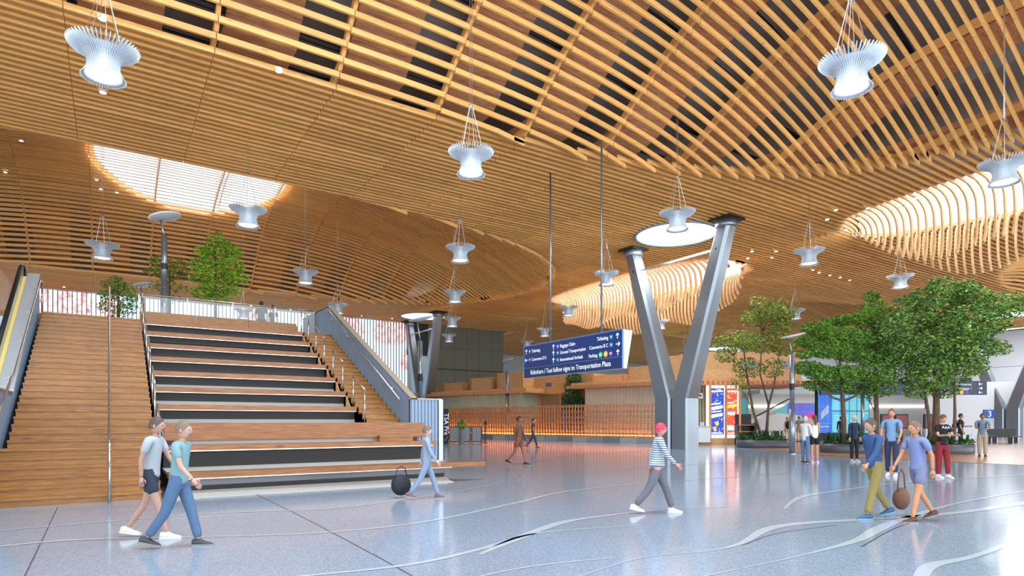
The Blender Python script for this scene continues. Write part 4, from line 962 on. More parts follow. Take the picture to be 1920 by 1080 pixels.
# ---------------------------------------------------------------- plants
LEAFM = {}
def leafset(key, cols):
    if key not in LEAFM: LEAFM[key] = [mat('leaf_%s_%d' % (key, i), srgb(*c), .65, spec=.25) for i, c in enumerate(cols)]
    return LEAFM[key]
GREEN = leafset('green', [(82, 134, 44), (112, 160, 54), (56, 104, 40), (150, 186, 70)])
BRIGHT = leafset('bright', [(150, 196, 50), (120, 172, 44), (92, 142, 40), (176, 212, 72)])
AIRY = leafset('airy', [(150, 160, 62), (116, 140, 56), (178, 176, 80), (86, 122, 52)])
DEEP = leafset('deep', [(34, 84, 40), (52, 104, 50), (28, 66, 36), (76, 124, 58)])
BLUEG = leafset('blueg', [(84, 128, 58), (124, 160, 72), (56, 98, 52), (160, 188, 88)])
def leaves(mm, c, r, n, size, flat=1.0, shell=.55):
    c = Vector(c)
    for _ in range(n):
        while True:
            v = Vector((random.uniform(-1, 1), random.uniform(-1, 1), random.uniform(-1, 1)))
            L2 = v.length
            if .05 < L2 <= 1 and (L2 > shell or random.random() < .35): break
        p = c+Vector((v.x*r[0], v.y*r[1], v.z*r[2])); s = size*random.uniform(.6, 1.3)
        u = Vector((random.gauss(0, 1), random.gauss(0, 1), random.gauss(0, .5))).normalized(); w_ = u.cross(Vector((random.gauss(0, flat), random.gauss(0, flat), 1))).normalized()
        mm.cur = random.choice((0, 0, 1, 1, 2, 3))
        n3 = u.cross(w_)*s*.12
        mm.add([p-u*s*.5, p+w_*s*.26+n3, p+u*s*.5, p-w_*s*.26+n3], [(0, 1, 2, 3)])
    mm.cur = 0
def tree(name, label, base, trunks, blobs, mats, size, cat='tree', branch_r=.03, group=None):
    """trunks: list of polylines (local) with radii; blobs: (x,y,z,rx,ry,rz,n) local; branches link trunks to blobs"""
    root = empty(name, base, label=label, cat=cat, group=group)
    for pts, rr in trunks: M().tube(pts, rr, 8).obj('trunk', W_BARK, root, True)
    m_ = M()
    tops = [Vector(p) for pts, rr in trunks for p in pts[1:]]
    for b in blobs:
        c = Vector(b[:3]); cand = [t for t in tops if t.z < c.z+.05] or tops
        t = min(cand, key=lambda q: (q-c).length)
        mid = (t+c)/2+Vector((random.uniform(-.08, .08), random.uniform(-.08, .08), .05)); m_.tube([t, mid, c], [branch_r, branch_r*.7, branch_r*.35], 5)
        for k in range(4):
            e = c+Vector((random.uniform(-1, 1)*b[3], random.uniform(-1, 1)*b[4], random.uniform(-.6, .8)*b[5]))*.75; m_.tube([mid, (mid+e)/2+Vector((0, 0, .03)), e], [branch_r*.5, branch_r*.4, branch_r*.2], 4, False)
    m_.obj('branch_work', W_BARK, root, True, kind='stuff')
    f = M()
    for b in blobs: leaves(f, b[:3], b[3:6], b[6], size)
    f.obj('foliage', mats, root, kind='stuff')
    return root
def local(base, px, py, Y):   # pixel -> local offset from base
    return D(px, py, Y)-Vector(base)
def planter(label, px0, px1, py, Y, ferns=12, zt=.42, seed=1):
    c = D((px0+px1)/2, py, Y); w_ = (px1-px0)/F*Y; rx = w_/2; ry = 1.1
    root = empty('planter', (c.x, c.y, 0), -TH, label=label, cat='planter')
    def ring(r0, z): return [(cos(2*pi*k/40)*(rx*r0), sin(2*pi*k/40)*(ry*r0), z) for k in range(40)]
    vs = ring(.97, 0)+ring(1.0, .05)+ring(1.0, zt)+ring(.95, zt)+ring(.94, zt-.06); fs = [(a*40+j, a*40+(j+1) % 40, (a+1)*40+(j+1) % 40, (a+1)*40+j) for a in range(4) for j in range(40)]
    M().add(vs, fs).obj('pot_wall', mat('planter_grey', srgb(78, 80, 90), .4), root, True)
    M().add(ring(.95, zt-.05), [tuple(range(40))]).obj('soil', mat('soil', srgb(60, 44, 34), .9), root)
    f = M(); random.seed(seed)
    for _ in range(int(w_*26)):
        a = random.uniform(0, 2*pi); q = sqrt(random.random())*.92
        leaves(f, (cos(a)*rx*q, sin(a)*ry*q, zt+.12), (.18, .18, .12), 14, .13)
    for _ in range(ferns):
        a = random.uniform(0, 2*pi); q = sqrt(random.random())*.8; cx, cy = cos(a)*rx*q, sin(a)*ry*q
        for k in range(9):
            t = random.uniform(0, 2*pi); l = random.uniform(.35, .7); f.cur = random.choice((0, 1, 2))
            d = Vector((cos(t), sin(t), 0)); nn = Vector((-d.y, d.x, 0))*.035; p0 = Vector((cx, cy, zt)); p1 = p0+d*l*.45+Vector((0, 0, l*.8)); p2 = p0+d*l+Vector((0, 0, l*.75))
            f.add([p0-nn*.5, p0+nn*.5, p1+nn, p1-nn, p2], [(0, 1, 2, 3), (3, 2, 4)])
    f.cur = 0; f.obj('planting', DEEP[:3]+[GREEN[1]], root, kind='stuff')
    return c, root
random.seed(11)
c1, _ = planter('low dark planter of ferns under the thin airy tree', 1382, 1478, 835, 34.0, 10, seed=3)
c2, _ = planter('low dark planter of ferns in the middle, below the layered tree', 1540, 1650, 845, 28.6, 12, seed=4)
c3, _ = planter('low dark planter of ferns at right, under the big broad tree', 1720, 1818, 845, 28.0, 10, seed=5)
def crown(base, Y, spec, dens, jitter=.5, flat=False):
    dens *= 1.9
    out_ = []
    for (px, py, rp, k) in spec:      # pixel centre, pixel radius, weight
        c = local(base, px, py, Y+random.uniform(-jitter, jitter)); r = rp*Y/F
        out_.append((c.x, c.y, c.z, r, r, r*(.45 if flat else .75), int(dens*k*r*r)))
    return out_
# thin airy tree (A)
b = (c1.x, c1.y, .38); Y = 34.0
tr = [([(0, 0, 0), local(b, 1412, 770, Y), local(b, 1400, 700, Y), local(b, 1392, 640, Y)], [.09, .07, .05, .02]),
      ([(.3, 0, 0), local(b, 1441, 760, Y), local(b, 1452, 720, Y), local(b, 1462, 660, Y)], [.09, .07, .05, .02]),
      ([local(b, 1441, 760, Y), local(b, 1425, 700, Y), local(b, 1430, 620, Y)], [.05, .04, .02])]
sp_ = [(1415, 595, 26, 1), (1445, 585, 26, 1), (1465, 610, 24, 1), (1390, 640, 28, 1), (1430, 640, 32, 1), (1470, 650, 24, .8), (1360, 665, 22, .8), (1400, 690, 28, .7), (1450, 690, 26, .6), (1350, 640, 16, .8), (1385, 720, 18, .5), (1460, 570, 18, .7), (1420, 565, 16, .6), (1475, 590, 20, .8)]
tree('tree', 'thin airy tree with yellow-green leaves left of the lamp post', b, tr, crown(b, Y, sp_, 480, 1.0), AIRY, .17, branch_r=.025)
# layered tree (B)
b = (c2.x, c2.y, .38); Y = 28.4
def stem(px, y0, y1, r0, r1, lean=0):
    pts = []; n_ = 5
    for k in range(n_+1):
        t = k/n_; p_ = local(b, px+lean*t+2*sin(t*6), y0+(y1-y0)*t, Y); pts.append(p_)
    pts[0] = Vector((pts[0].x, pts[0].y, 0)); return (pts, [r0+(r1-r0)*k/n_ for k in range(n_+1)])
tr = [stem(1582, 836, 610, .13, .03, -8), ([local(b, 1582, 752, Y), local(b, 1560, 745, Y), local(b, 1540, 725, Y)], [.06, .05, .02]), ([local(b, 1582, 752, Y), local(b, 1605, 742, Y), local(b, 1622, 728, Y)], [.06, .05, .02])]
sp_ = [(1560, 605, 24, 1), (1590, 600, 24, 1), (1530, 615, 28, 1), (1575, 628, 36, 1), (1610, 635, 28, 1), (1520, 640, 30, 1), (1555, 655, 38, 1), (1600, 665, 34, 1), (1515, 690, 30, 1), (1545, 700, 34, 1), (1585, 700, 36, 1), (1615, 705, 26, 1), (1530, 722, 26, .8), (1570, 725, 28, .8), (1605, 728, 24, .7), (1508, 665, 18, .9)]
tree('tree', 'dense green tree with flat layered branches right of the lamp post', b, tr, crown(b, Y, sp_, 900, .9, True), GREEN, .13)
# slender tall tree (C)
b = (c2.x+.0, c2.y, .38); Y = 28.9; bb = D(1641, 848, Y); b = (bb.x, bb.y, .30)
tr = [stem(1642, 836, 560, .14, .02, -2)]
sp_ = [(1635, 556, 16, 1), (1640, 575, 22, 1), (1625, 590, 22, 1), (1655, 600, 26, 1), (1632, 615, 28, 1), (1650, 640, 34, 1), (1630, 665, 32, 1), (1665, 670, 28, 1), (1640, 700, 34, 1), (1655, 725, 26, .8), (1625, 735, 20, .6)]
tree('tree', 'slender tall tree between the layered tree and the big broad tree', b, tr, crown(b, Y, sp_, 800, .8), GREEN, .14)
# big broad tree (D)
Y = 28.2; bb = D(1752, 848, Y); b = (bb.x, bb.y, .38)
tr = [stem(1752, 836, 640, .20, .06, 6), stem(1744, 836, 700, .11, .04, -10), ([local(b, 1757, 750, Y), local(b, 1735, 710, Y), local(b, 1708, 660, Y), local(b, 1690, 610, Y)], [.09, .07, .05, .02]),
      ([local(b, 1757, 730, Y), local(b, 1775, 690, Y), local(b, 1820, 650, Y), local(b, 1860, 600, Y)], [.1, .08, .05, .02])]
sp_ = [(1700, 575, 30, 1), (1740, 560, 34, 1), (1780, 555, 34, 1), (1820, 560, 34, 1), (1860, 570, 32, 1), (1893, 580, 26, 1), (1680, 610, 32, 1), (1720, 610, 40, 1), (1765, 605, 44, 1), (1815, 605, 44, 1), (1860, 605, 34, 1),
       (1690, 650, 38, 1), (1735, 655, 42, 1), (1780, 655, 44, 1), (1825, 650, 38, 1), (1865, 650, 24, .7), (1700, 695, 38, 1), (1745, 700, 40, 1), (1790, 695, 38, 1), (1825, 685, 26, .8), (1880, 655, 16, .6), (1720, 730, 26, .7), (1770, 728, 26, .7), (1810, 540, 24, .8), (1765, 535, 24, .8), (1905, 560, 18, .8)]
tree('tree', 'big broad tree with a wide rounded crown at the right', b, tr, crown(b, Y, sp_, 560, 1.1), BLUEG, .17)
Y = 27.6; bb = D(1788, 848, Y); b = (bb.x, bb.y, .38)
tr = [stem(1786, 838, 680, .09, .03, 8)]
tree('tree', 'thin curved tree trunk in front of the big broad tree', b, tr, crown(b, Y, [(1800, 650, 28, 1), (1790, 620, 30, 1), (1822, 630, 26, 1), (1775, 675, 22, .8)], 520, .5), BLUEG, .16)
# mezzanine trees
def mtree(label, px, py0, Y, spec, mats, size, dens, kind_flat=True):
    dens *= .62
    bb = D(px, py0, Y); b_ = (bb.x, bb.y, 4.65); top = min(s_[1] for s_ in spec)
    pts = [local(b_, px, py0+(top-py0)*t, Y) for t in (0, .3, .6, 1)]; pts[0].z = 0
    tree('tree', label, b_, [(pts, [.07, .055, .035, .012])], crown(b_, Y, spec, dens, .4, kind_flat), mats, size, branch_r=.018)
mtree('bright green layered tree on the mezzanine right of the lamp post', 404, 592, 26.0, [(410, 438, 9, 1), (405, 452, 20, 1), (425, 462, 22, 1), (385, 470, 20, 1), (408, 480, 34, 1), (440, 475, 16, 1), (378, 495, 24, 1), (430, 500, 30, 1), (400, 512, 36, 1), (372, 522, 20, 1), (445, 522, 22, 1), (410, 538, 36, 1), (380, 548, 24, 1), (440, 548, 18, .8), (405, 560, 28, .8)], BRIGHT, .12, 900)
mtree('yellow-green tree on the mezzanine behind the tall lamp post', 318, 592, 28.5, [(300, 490, 22, 1), (290, 510, 20, 1), (335, 495, 18, 1), (320, 515, 30, .8), (342, 510, 16, 1), (300, 535, 22, .6), (335, 540, 20, .5), (325, 560, 18, .4)], AIRY, .12, 800)
mtree('small dark green tree at the top of the left stair flight', 222, 600, 24.5, [(218, 522, 12, 1), (215, 535, 24, 1), (235, 540, 22, 1), (205, 552, 20, 1), (228, 562, 34, .9), (250, 558, 14, .8), (205, 575, 22, .8), (240, 580, 24, .7), (222, 590, 26, .6)], GREEN, .10, 900)
# dark green shrub wall between shops
b = (D(1076, 790, 48).x, D(1076, 790, 48).y, 0)
tree('tree', 'dark green shrub tree between the two slatted shops', b, [([(0, 0, 0), (0, 0, 3), (0, 0, 5)], [.1, .08, .03])], crown(b, 48, [(1076, 710, 16, 1), (1076, 725, 20, 1), (1072, 745, 20, 1), (1082, 755, 18, 1), (1068, 765, 14, 1)], 420, .8), DEEP, .2)

# ---------------------------------------------------------------- lamp posts with tilted dishes
def lamppost(label, x, y, z0, H, tilt_dir, r=.10):
    root = empty('lamp_post', (x, y, z0), label=label, cat='lamp post', group='steel lamp posts with tilted dish reflectors')
    M().tube([(0, 0, 0), (0, 0, H*.42)], r*1.25, 16).obj('lower_pole', STEELB, root, True)
    M().tube([(0, 0, H*.42), (0, 0, H*.93)], r, 16).obj('pole', STEELB, root, True)
    M().lathe([(r*1.9, 0), (r*1.9, .04), (r*1.3, .06)], 16).obj('base_ring', STEEL, root)
    M().lathe([(r*1.08, H*.60), (r*1.08, H*.66)], 16).obj('spot_ring', BLACK, root)
    d = Vector((tilt_dir[0], tilt_dir[1], 0))
    M().tube([(0, 0, H*.93), -d*.06+Vector((0, 0, H*1.0)), -d*.12+Vector((0, 0, H*1.08))], .035, 8).obj('arm', STEELB, root, True)
    m_ = M(); m_.lathe([(.001, -.03), (.25, -.02), (.48, .03), (.55, .07), (.48, .05), (.25, .005), (.001, 0)], 28)
    me = m_.mesh('dish', True); o = link('dish', me, mat('dish_white', srgb(228, 234, 238), .3), root); o.location = d*.05+Vector((0, 0, H*1.10)); o.rotation_euler = (.12*d.y, -.28*d.x, 0)
    return root
q = P(1485, 851); lamppost('tall steel lamp post with tilted dish in front of the planters', q.x, q.y, 0, 4.75, RIGHT)
q = D(788, 790, 26.5); lamppost('steel lamp post with tilted dish in front of the distant V-shaped column', q.x, q.y, 0, 5.3, RIGHT)
q = P(951, 823); lamppost('distant steel lamp post with dish in front of the lattice screen', q.x, q.y, 0, 5.9, RIGHT, .14)
q = D(308, 600, 21.8); lamppost('steel lamp post with dish on the mezzanine among the trees', q.x, q.y, 4.65, 3.65, RIGHT)
q = D(268, 600, 32.7); lamppost('far lamp post with dish on the mezzanine behind the left flight', q.x, q.y, 4.65, 3.65, RIGHT, .09)

# ================================================================ POSTERS, COUNTER, KIOSK RIGHT OF COLUMN
ps = empty('poster_lightbox', D(1358, 833, 38.2), -TH, label='backlit poster stand with a blue and an orange-red poster between wooden posts', cat='poster'); ps.location.z = 0
def poster_mat(name, c1, c2, c3):
    m = bpy.data.materials.new(name); m.use_nodes = True; nt = m.node_tree; L = nt.links; b = nt.nodes['Principled BSDF']
    tc = nt.nodes.new('ShaderNodeTexCoord'); v = nt.nodes.new('ShaderNodeTexVoronoi'); v.inputs['Scale'].default_value = 7; L.new(tc.outputs['Object'], v.inputs['Vector'])
    cr = nt.nodes.new('ShaderNodeValToRGB'); e = cr.color_ramp.elements; e[0].position = .18; e[0].color = c2; e[1].position = .24; e[1].color = c1
    L.new(v.outputs['Distance'], cr.inputs[0]); sp2 = nt.nodes.new('ShaderNodeSeparateColor'); L.new(v.outputs['Color'], sp2.inputs[0])
    gt = nt.nodes.new('ShaderNodeMath'); gt.operation = 'GREATER_THAN'; gt.inputs[1].default_value = .72; L.new(sp2.outputs[0], gt.inputs[0])
    lt = nt.nodes.new('ShaderNodeMath'); lt.operation = 'LESS_THAN'; lt.inputs[1].default_value = .3; L.new(v.outputs['Distance'], lt.inputs[0])
    mu_ = nt.nodes.new('ShaderNodeMath'); mu_.operation = 'MULTIPLY'; L.new(gt.outputs[0], mu_.inputs[0]); L.new(lt.outputs[0], mu_.inputs[1])
    mx = nt.nodes.new('ShaderNodeMixRGB'); L.new(mu_.outputs[0], mx.inputs[0]); L.new(cr.outputs[0], mx.inputs[1]); mx.inputs[2].default_value = c3
    L.new(mx.outputs[0], b.inputs['Emission Color']); b.inputs['Emission Strength'].default_value = .75; L.new(mx.outputs[0], b.inputs['Base Color']); return m
M().box(-1.06, .92, .02, .22, .42, 3.68).obj('lightbox', mat('lightbox_white', (1, 1, 1, 1), .5, emit=1.6), ps)
M().box(-.92, -.02, -.02, .02, .62, 3.52).obj('poster', poster_mat('poster_blue', srgb(34, 62, 160), srgb(210, 225, 240), srgb(244, 190, 50)), ps, label='blue printed poster')
M().box(.12, .80, -.02, .02, .62, 3.52).obj('poster', poster_mat('poster_red', srgb(214, 70, 40), srgb(245, 226, 214), srgb(160, 220, 190)), ps, label='orange-red printed poster')
TM = Matrix(((1, 0, 0, 0), (0, 0, -1, -.03), (0, 1, 0, 0), (0, 0, 0, 1)))
def bars(x0, x1, z, h, m, sl_=.0):
    q = M(); q.hexa([(x0, -.04, z), (x1, -.04, z+sl_), (x1, -.02, z+sl_), (x0, -.02, z), (x0, -.04, z+h), (x1, -.04, z+h+sl_), (x1, -.02, z+h+sl_), (x0, -.02, z+h)]); q.obj('printed_line', m, ps)
PY = mat('poster_yellow', srgb(244, 200, 70), .5, emit=.4); PW = mat('poster_white', srgb(244, 246, 250), .5, emit=.5)
bars(-.86, -.10, 3.28, .09, PW); bars(-.84, -.25, 2.45, .09, PW, .08); bars(-.88, -.12, 2.12, .2, PW, .14); bars(-.84, -.2, 1.98, .07, PW, .08); bars(-.86, -.12, 1.66, .2, PW, .12); bars(-.8, -.14, .68, .08, PW)
bars(.2, .74, 3.28, .08, PW); bars(.2, .62, 2.55, .08, PW, .05); bars(.18, .76, 2.26, .2, PY, .1); bars(.2, .66, 1.86, .18, PW); bars(.18, .6, .9, .3, PW); bars(.2, .7, .68, .07, PW)
M().ell((-.45, -.03, 1.3), (.11, .01, .13), 12, 8).obj('printed_shape', PY, ps); M().ell((-.6, -.03, .98), (.09, .01, .15), 12, 8).obj('printed_shape', PY, ps)
for x in (-.98, .0, .86): M().box(x-.0, x+.13, -.16, -.03, 0, 3.85).obj('timber_post', W_LAT, ps)
M().box(-1.1, 1.0, 0, .2, 0, .42).obj('plinth', W_SHOP, ps)
cn = empty('service_counter', D(1316, 832, 37.5), -TH, label='white counter with a small stand right of the V-shaped column', cat='counter'); cn.location.z = 0
M().box(-.42, .42, -.3, .4, .18, 1.12).obj('counter_body', WHITE, cn); M().box(-.38, .38, -.24, .36, 0, .18).obj('plinth', W_BEAM, cn); M().box(-.45, .45, -.33, .43, 1.12, 1.17).obj('counter_top', CONC, cn)
M().box(-.12, .14, 0, .05, 1.17, 1.4).obj('leaflet_stand', mat('leaflet', srgb(200, 205, 210), .4), cn)
ae = empty('aed_sign', D(1313, 742, 41.66), -TH, label='small white sign with a dark heart mark above the counter', cat='sign')
M().box(-.16, .16, -.02, 0, -.18, .18).obj('plate', WHITE, ae)
M().prism([(0, -.1), (.09, 0), (.08, .07), (.03, .08), (0, .04), (-.03, .08), (-.08, .07), (-.09, 0)], 'y', -.035, -.02).obj('heart_mark', mat('heart', srgb(90, 30, 50), .5), ae)
# wood canopy over posters to the tree
cp = empty('shop_kiosk', D(1400, 760, 44), -TH, label='timber canopy with vent boxes running behind the posters and the airy tree', cat='kiosk'); cp.location.z = 0
M().box(-4.6, 3.2, -3.5, 2, 3.85, 4.15).obj('roof_slab', W_LAT, cp)
for i in range(24): M().box(-4.6+i*.33, -4.5+i*.33, -3.9, -3.5, 3.9, 4.1).obj('rafter', W_LAT, cp)
M().box(-4.6, 2.6, -2.8, 2, 4.15, 6.1).obj('roof_box', W_SHOP, cp); M().box(-4.2, -1.6, -3.3, -2.8, 4.15, 4.9).obj('roof_box', W_SHOP, cp)
for x in (-1.4, 1.2): M().box(x, x+1.0, -2.86, -2.8, 5.0, 5.5).obj('vent', SLG, cp)
M().box(-4.5, -1.2, -2.2, 1.9, 0, 3.85).obj('wall_core', mat('slat_olive', srgb(128, 118, 88), .6), cp)
for i in range(16): M().box(-4.5+i*.21, -4.42+i*.21, -2.28, -2.2, 0, 3.85).obj('wall_slat', mat('slat_olive2', srgb(150, 138, 104), .6), cp)

# ================================================================ LEFT-MID: queue barrier, TSA banner, pot plant
bn = empty('banner_stand', D(836, 822, 40), -TH, label='tall black banner sign with vertical white lettering beside the balustrade', cat='sign'); bn.location.z = 0
M().box(-.17, .17, -.04, .04, .05, 2.25).obj('banner_panel', mat('banner_black', srgb(26, 28, 38), .4), bn); M().box(-.25, .25, -.2, .2, 0, .05).obj('base_plate', BLACK, bn)
o = text('TSA Pre', .42, SIGNTXT, bn, Matrix(((0, 1, 0, -.1), (0, 0, -1, -.05), (-1, 0, 0, 1.98), (0, 0, 0, 1))) , 'LEFT')
q = M(); q.tube([(-.08, -.06, .28), (-.03, -.06, .18), (.12, -.06, .45)], .02, 5); q.obj('tick_mark', mat('tick_green', srgb(60, 180, 80), .4, emit=.3), bn)
for k, (pa, pb) in enumerate(((842, 862), (864, 882), (884, 903))):
    a = D(pa, 820, 41+k*.3); b = D(pb, 820, 41+k*.3); w_ = (b-a).length
    r = empty('barrier_panel', (a.x, a.y, 0), -TH, label='grey-panelled black barrier, '+('left, next to the banner', 'middle, with the plant in front', 'right end')[k], cat='barrier', group='low barriers by the banner')
    M().box(.03, w_-.03, -.02, .02, .1, 1.05).obj('panel', mat('barrier_grey', srgb(150, 152, 156), .4), r)
    for x in (0, w_-.04): M().box(x, x+.05, -.04, .04, 0, 1.12).obj('post', BLACK, r)
    M().box(0, w_, -.03, .03, 1.05, 1.1).obj('top_bar', BLACK, r); M().box(0, w_, -.03, .03, .04, .1).obj('bottom_bar', BLACK, r)
q = D(910, 822, 41); r = empty('ticket_post', (q.x, q.y, 0), label='slim black post with a round head right of the barriers', cat='post')
M().tube([(0, 0, 0), (0, 0, 1.25)], .035, 8).obj('post', BLACK, r); M().ell((0, 0, 1.36), (.12, .06, .14), 10, 8).obj('head', BLACK, r, True); M().lathe([(.18, 0), (.18, .03), (.04, .05)], 14).obj('base', BLACK, r)
q = D(866, 822, 39.5); r = empty('potted_fern', (q.x, q.y, 0), label='small green fern in a tall grey pot in front of the barriers', cat='plant')
M().lathe([(.16, 0), (.2, .95), (.17, .95), (.17, .9)], 16).obj('pot', mat('pot_grey', srgb(110, 112, 116), .5), r, True)
f = M(); leaves(f, (0, 0, 1.25), (.3, .3, .32), 260, .14); f.obj('foliage', GREEN, r, kind='stuff')

# ================================================================ RIGHT BACKGROUND
def at(px, Y, z=0): v = D(px, 790, Y); return Vector((v.x, v.y, z))
# tall video directory
vd = empty('video_directory', at(1582, 47), -TH, label='tall bank of three blue and cyan video screens behind the layered tree', cat='screen')
def panelmat(name, col, e=.9, sc=6, c2=None):
    m = bpy.data.materials.new(name); m.use_nodes = True; nt = m.node_tree; b = nt.nodes['Principled BSDF']; L = nt.links
    tc = nt.nodes.new('ShaderNodeTexCoord'); br = nt.nodes.new('ShaderNodeTexBrick'); br.inputs['Scale'].default_value = sc; br.inputs['Color1'].default_value = col; br.inputs['Color2'].default_value = c2 or col; br.offset = 0; br.inputs['Mortar'].default_value = (.10, .30, .55, 1); br.inputs['Mortar Size'].default_value = .012; br.inputs['Brick Width'].default_value = .45; br.inputs['Row Height'].default_value = .9
    mp = nt.nodes.new('ShaderNodeMapping'); mp.inputs['Rotation'].default_value = (pi/2, 0, 0); L.new(tc.outputs['Object'], mp.inputs[0]); L.new(mp.outputs[0], br.inputs['Vector'])
    L.new(br.outputs['Color'], b.inputs['Emission Color']); b.inputs['Emission Strength'].default_value = e; b.inputs['Base Color'].default_value = (.02, .02, .03, 1); return m
M().box(-1.95, -.98, -.05, .05, .55, 3.9).obj('screen_panel', panelmat('vid_blue', srgb(38, 92, 190), .9, .7, srgb(50, 110, 205)), vd, label='blue map screen')
M().box(-.90, .38, -.05, .05, .55, 3.9).obj('screen_panel', panelmat('vid_cyan', srgb(90, 190, 225), .9, 1.2, srgb(70, 170, 215)), vd)
M().box(.46, 1.9, -.05, .05, .55, 3.9).obj('screen_panel', panelmat('vid_teal', srgb(60, 175, 215), .9, .9, srgb(110, 190, 190)), vd)
M().box(-2.05, 2.0, .05, .35, 0, 4.0).obj('cabinet', BLACK, vd)
q = M()
for i in range(5): q.box(-1.75+i*.12, -1.70+i*.12, -.07, -.05, 1.6+i*.12, 2.2+i*.12)
q.box(-1.80, -1.15, -.07, -.05, 1.02, 1.06); q.obj('map_mark', SIGNTXT, vd, kind='stuff')
q = M()
for i in range(9): q.box(-.84, .30, -.06, -.05, .75+i*.14, .77+i*.14); q.box(-.84, .30, -.06, -.05, 2.45+i*.14, 2.47+i*.14)
q.obj('timetable_line', mat('row_pale', srgb(190, 232, 245), .5, emit=.6), vd, kind='stuff')
M().box(-.9, 1.9, -.065, -.05, 2.2, 2.27).obj('divider', mat('divider_plum', srgb(120, 70, 120), .5), vd)
for x in (-.3, .96, 1.42): M().box(x, x+.03, -.065, -.05, .55, 3.9).obj('bezel', BLACK, vd)
mo = empty('video_screen', at(1508, 52), -TH, label='wide violet screen with a magenta button hanging left of the video bank', cat='screen')
M().box(-1.4, 1.4, -.05, .1, 1.95, 3.0).obj('screen_panel', panelmat('vid_violet', srgb(90, 110, 215), .8, .8, srgb(110, 96, 200)), mo); M().box(.15, 1.2, -.09, -.05, 1.75, 2.1).obj('button', mat('magenta', srgb(236, 40, 130), .4, emit=.8), mo)
M().box(-.05, .05, .1, .2, 0, 2).obj('post', STEEL, mo)
# concession back wall with light strips
m_ = empty('back_room', at(1640, 62), -TH, label='bright white back hall recess behind the trees and people', cat='room front')
M().box(-12, 12, 2, 2.2, 0, 4.6).obj('rear_wall', mat('room_white', srgb(238, 232, 224), .6), m_); M().box(-12, 12, -1, 2.2, 4.2, 4.6).obj('soffit', WHITE, m_)
M().box(-12, 11, 1.9, 2.0, 2.95, 3.1).obj('light_strip', mat('strip_white', (1, .96, .9, 1), .5, emit=3), m_)
M().box(12, 15.5, 1, 1.2, 0, 5).obj('side_wall', mat('room_white2', srgb(224, 222, 222), .6), m_)
gs = empty('gate_sign', at(1855, 58), -TH, label='small square blue sign with a white number 3', cat='sign')
M().box(-.55, .55, -.05, .05, 1.75, 2.55).obj('plate', mat('gate_blue', srgb(36, 82, 160), .4), gs)
text('3', .8, SIGNTXT, gs, Matrix.Translation((0, -.03, 1.88)) @ TM, 'CENTER')
M().box(-6, 6, .05, .2, 0, 5.2).obj('mounting_wall', mat('room_white2', srgb(224, 222, 222), .6), gs)
# second overhead sign
os_ = empty('wayfinding_sign', at(1690, 44), -TH, label='second suspended dark navy sign with coloured parking dots, half hidden by the trees', cat='sign')
M().box(-5.8, 6.1, -.05, .2, 3.35, 4.35).obj('sign_panel', mat('navy_dark', srgb(26, 44, 84), .4), os_)
def st2(s, x, z, al='RIGHT'): text(s, .26, SIGNTXT, os_, Matrix.Translation((x, -.04, z)) @ TM, al, sx=.9)
st2('Concourses', 5.0, 4.02); st2('Baggage 1', 5.0, 3.72); st2('Parking', 3.5, 3.42); st2('Ground', -4.4, 3.6, 'LEFT')
for i, c in enumerate(((70, 190, 90), (250, 170, 30), (90, 60, 140))):
    o = M().lathe([(.001, 0), (.14, 0)], 16).obj('parking_badge', mat('badge_%d' % c[0], srgb(*c), .4, emit=.2), os_); o.matrix_local = Matrix.Translation((3.9+i*.38, -.06, 3.52)) @ Matrix.Rotation(pi/2, 4, 'X')
for i, (z, an_) in enumerate(((4.12, pi/2), (3.82, -pi/2), (3.52, pi/2))): arrow(0, 0, an_, .26, os_, Matrix.Translation((5.6, -.07, z)) @ TM)
for x in (-2.8, 3.0): M().tube([(x*.93, .3, 0), (x*.93, .3, 3.6)], .13, 10).obj('support_pole', STEELB, os_, True)
gx = empty('exit_sign', at(1533, 50), -TH, label='small green sign high between the violet screen and the video bank', cat='sign')
M().box(-.28, .28, -.04, .04, 2.45, 2.85).obj('plate', mat('exit_green', srgb(40, 190, 110), .4, emit=.5), gx); M().box(-.03, .03, 0, .05, 0, 2.45).obj('post', STEEL, gx)
# teal glazed hall with escalator at x 1385-1470
tw = empty('glazed_wall', at(1430, 66), -TH, label='teal glazed wall seen between the trunks of the airy tree', cat='window')
M().box(-4.5, 4.5, 0, .1, 0, 5.6).obj('glazing', mat('teal_glass', srgb(120, 196, 200), .2, emit=.25), tw)
for i in range(7): M().box(-4.5+i*1.45, -4.4+i*1.45, -.1, 0, 0, 5.6).obj('mullion', STEELB, tw)
M().box(-4.5, 4.5, -.12, 0, 3.9, 5.0).obj('spandrel', mat('pale_teal', srgb(204, 228, 230), .4), tw)
e2 = empty('escalator', at(1440, 60), -TH, label='distant teal escalator rising behind the airy tree', cat='escalator')
M().prism([(-3.2, 0), (-2.4, 0), (2.2, 2.5), (2.2, 3.1), (1.6, 3.1), (-3.2, .5)], 'y', -.5, -.4).obj('side_panel', mat('teal_panel', srgb(90, 190, 190), .3, emit=.2), e2)
M().tube([(-3.2, -.45, .95), (1.8, -.45, 3.6), (2.4, -.45, 3.6)], .06, 6).obj('handrail_belt', BLACK, e2)
ct = empty('white_cart', at(1437, 48), -TH, label='large white rounded cart or car form behind the ferns', cat='cart')
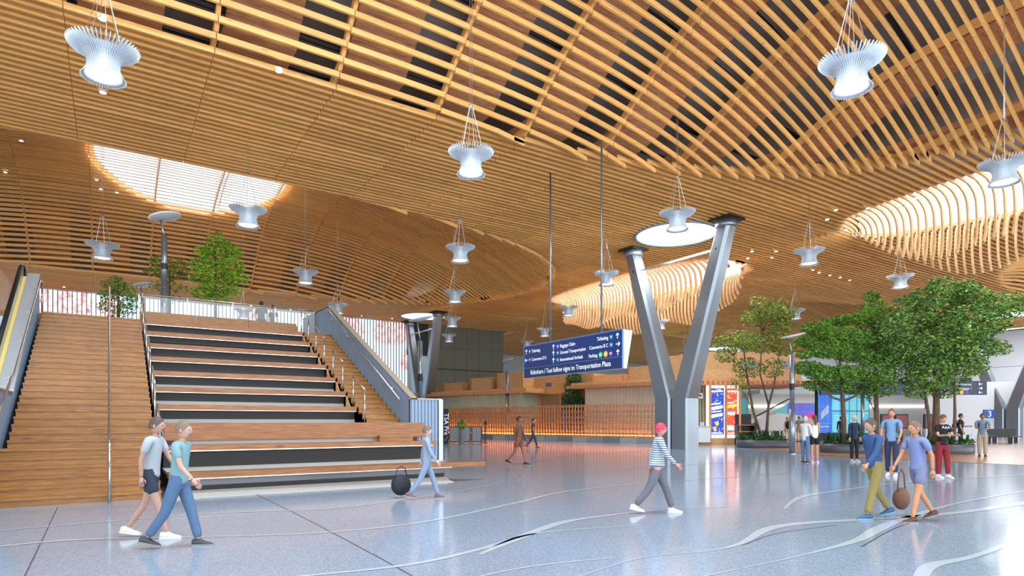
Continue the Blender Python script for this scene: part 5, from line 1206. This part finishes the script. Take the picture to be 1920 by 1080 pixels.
M().prism([(-2.2, .1), (2.2, .1), (2.2, 1.9), (.6, 2.1), (-.8, 1.7), (-2.0, .9)], 'y', -.8, .8).obj('cart_body', WHITE, ct); M().box(-2.0, 2.1, -.82, .82, .55, .62).obj('trim_line', STEELB, ct)
sh = empty('display_shelf', at(1397, 37.8), -TH, label='dark shelf unit with goods at the left of the fern planter', cat='shelf')
M().box(-.5, .5, .3, .35, 0, 1.9).obj('back_board', BLACK, sh)
for z in (.4, .8, 1.2): M().box(-.5, .5, -.2, .3, z, z+.04).obj('shelf_board', W_LAT, sh)
for x in (-.52, .5): M().box(x, x+.03, -.2, .35, 0, 1.3).obj('side_board', BLACK, sh)
for k, px in enumerate((1664, 1690, 1745)):
    kk = empty('info_kiosk', at(px, 46), -TH, label='dark freestanding kiosk screen, '+('left', 'middle', 'right')[k]+' of the three behind the people', cat='kiosk', group='dark kiosk screens behind the people')
    M().box(-.5, .5, -.05, .1, .9, 2.0).obj('screen_housing', BLACK, kk); M().box(-.42, .42, -.07, -.05, 1.0, 1.9).obj('screen_panel', mat('kiosk_red', srgb(120, 50, 48), .4, emit=.2), kk); M().box(-.12, .12, 0, .1, 0, .9).obj('stand', BLACK, kk)
tb = empty('counter_table', at(1718, 50), -TH, label='red-topped high table in the back hall', cat='table')
M().box(-1.4, 1.4, -.3, .3, 1.0, 1.06).obj('table_top', mat('tabletop_red', srgb(170, 60, 50), .4), tb)
for x in (-1.2, -.4, .4, 1.2): M().box(x-.03, x+.03, -.03, .03, 0, 1.0).obj('leg', STEELB, tb)
for k, px in enumerate((1875, 1885)):
    s0 = at(px, 40+k*1.2); s_ = empty('bench_seat', s0, -TH, label='dark waiting bench at the right edge, '+('front', 'rear')[k]+' one', cat='bench', group='dark waiting benches at the right edge')
    M().box(-.9, .9, -.25, .25, .40, .46).obj('seat', BLACK, s_); M().box(-.9, .9, .22, .28, .5, .95).obj('backrest', BLACK, s_)
    for x in (-.7, .7): M().box(x-.03, x+.03, -.2, .2, 0, .4).obj('leg', STEEL, s_)
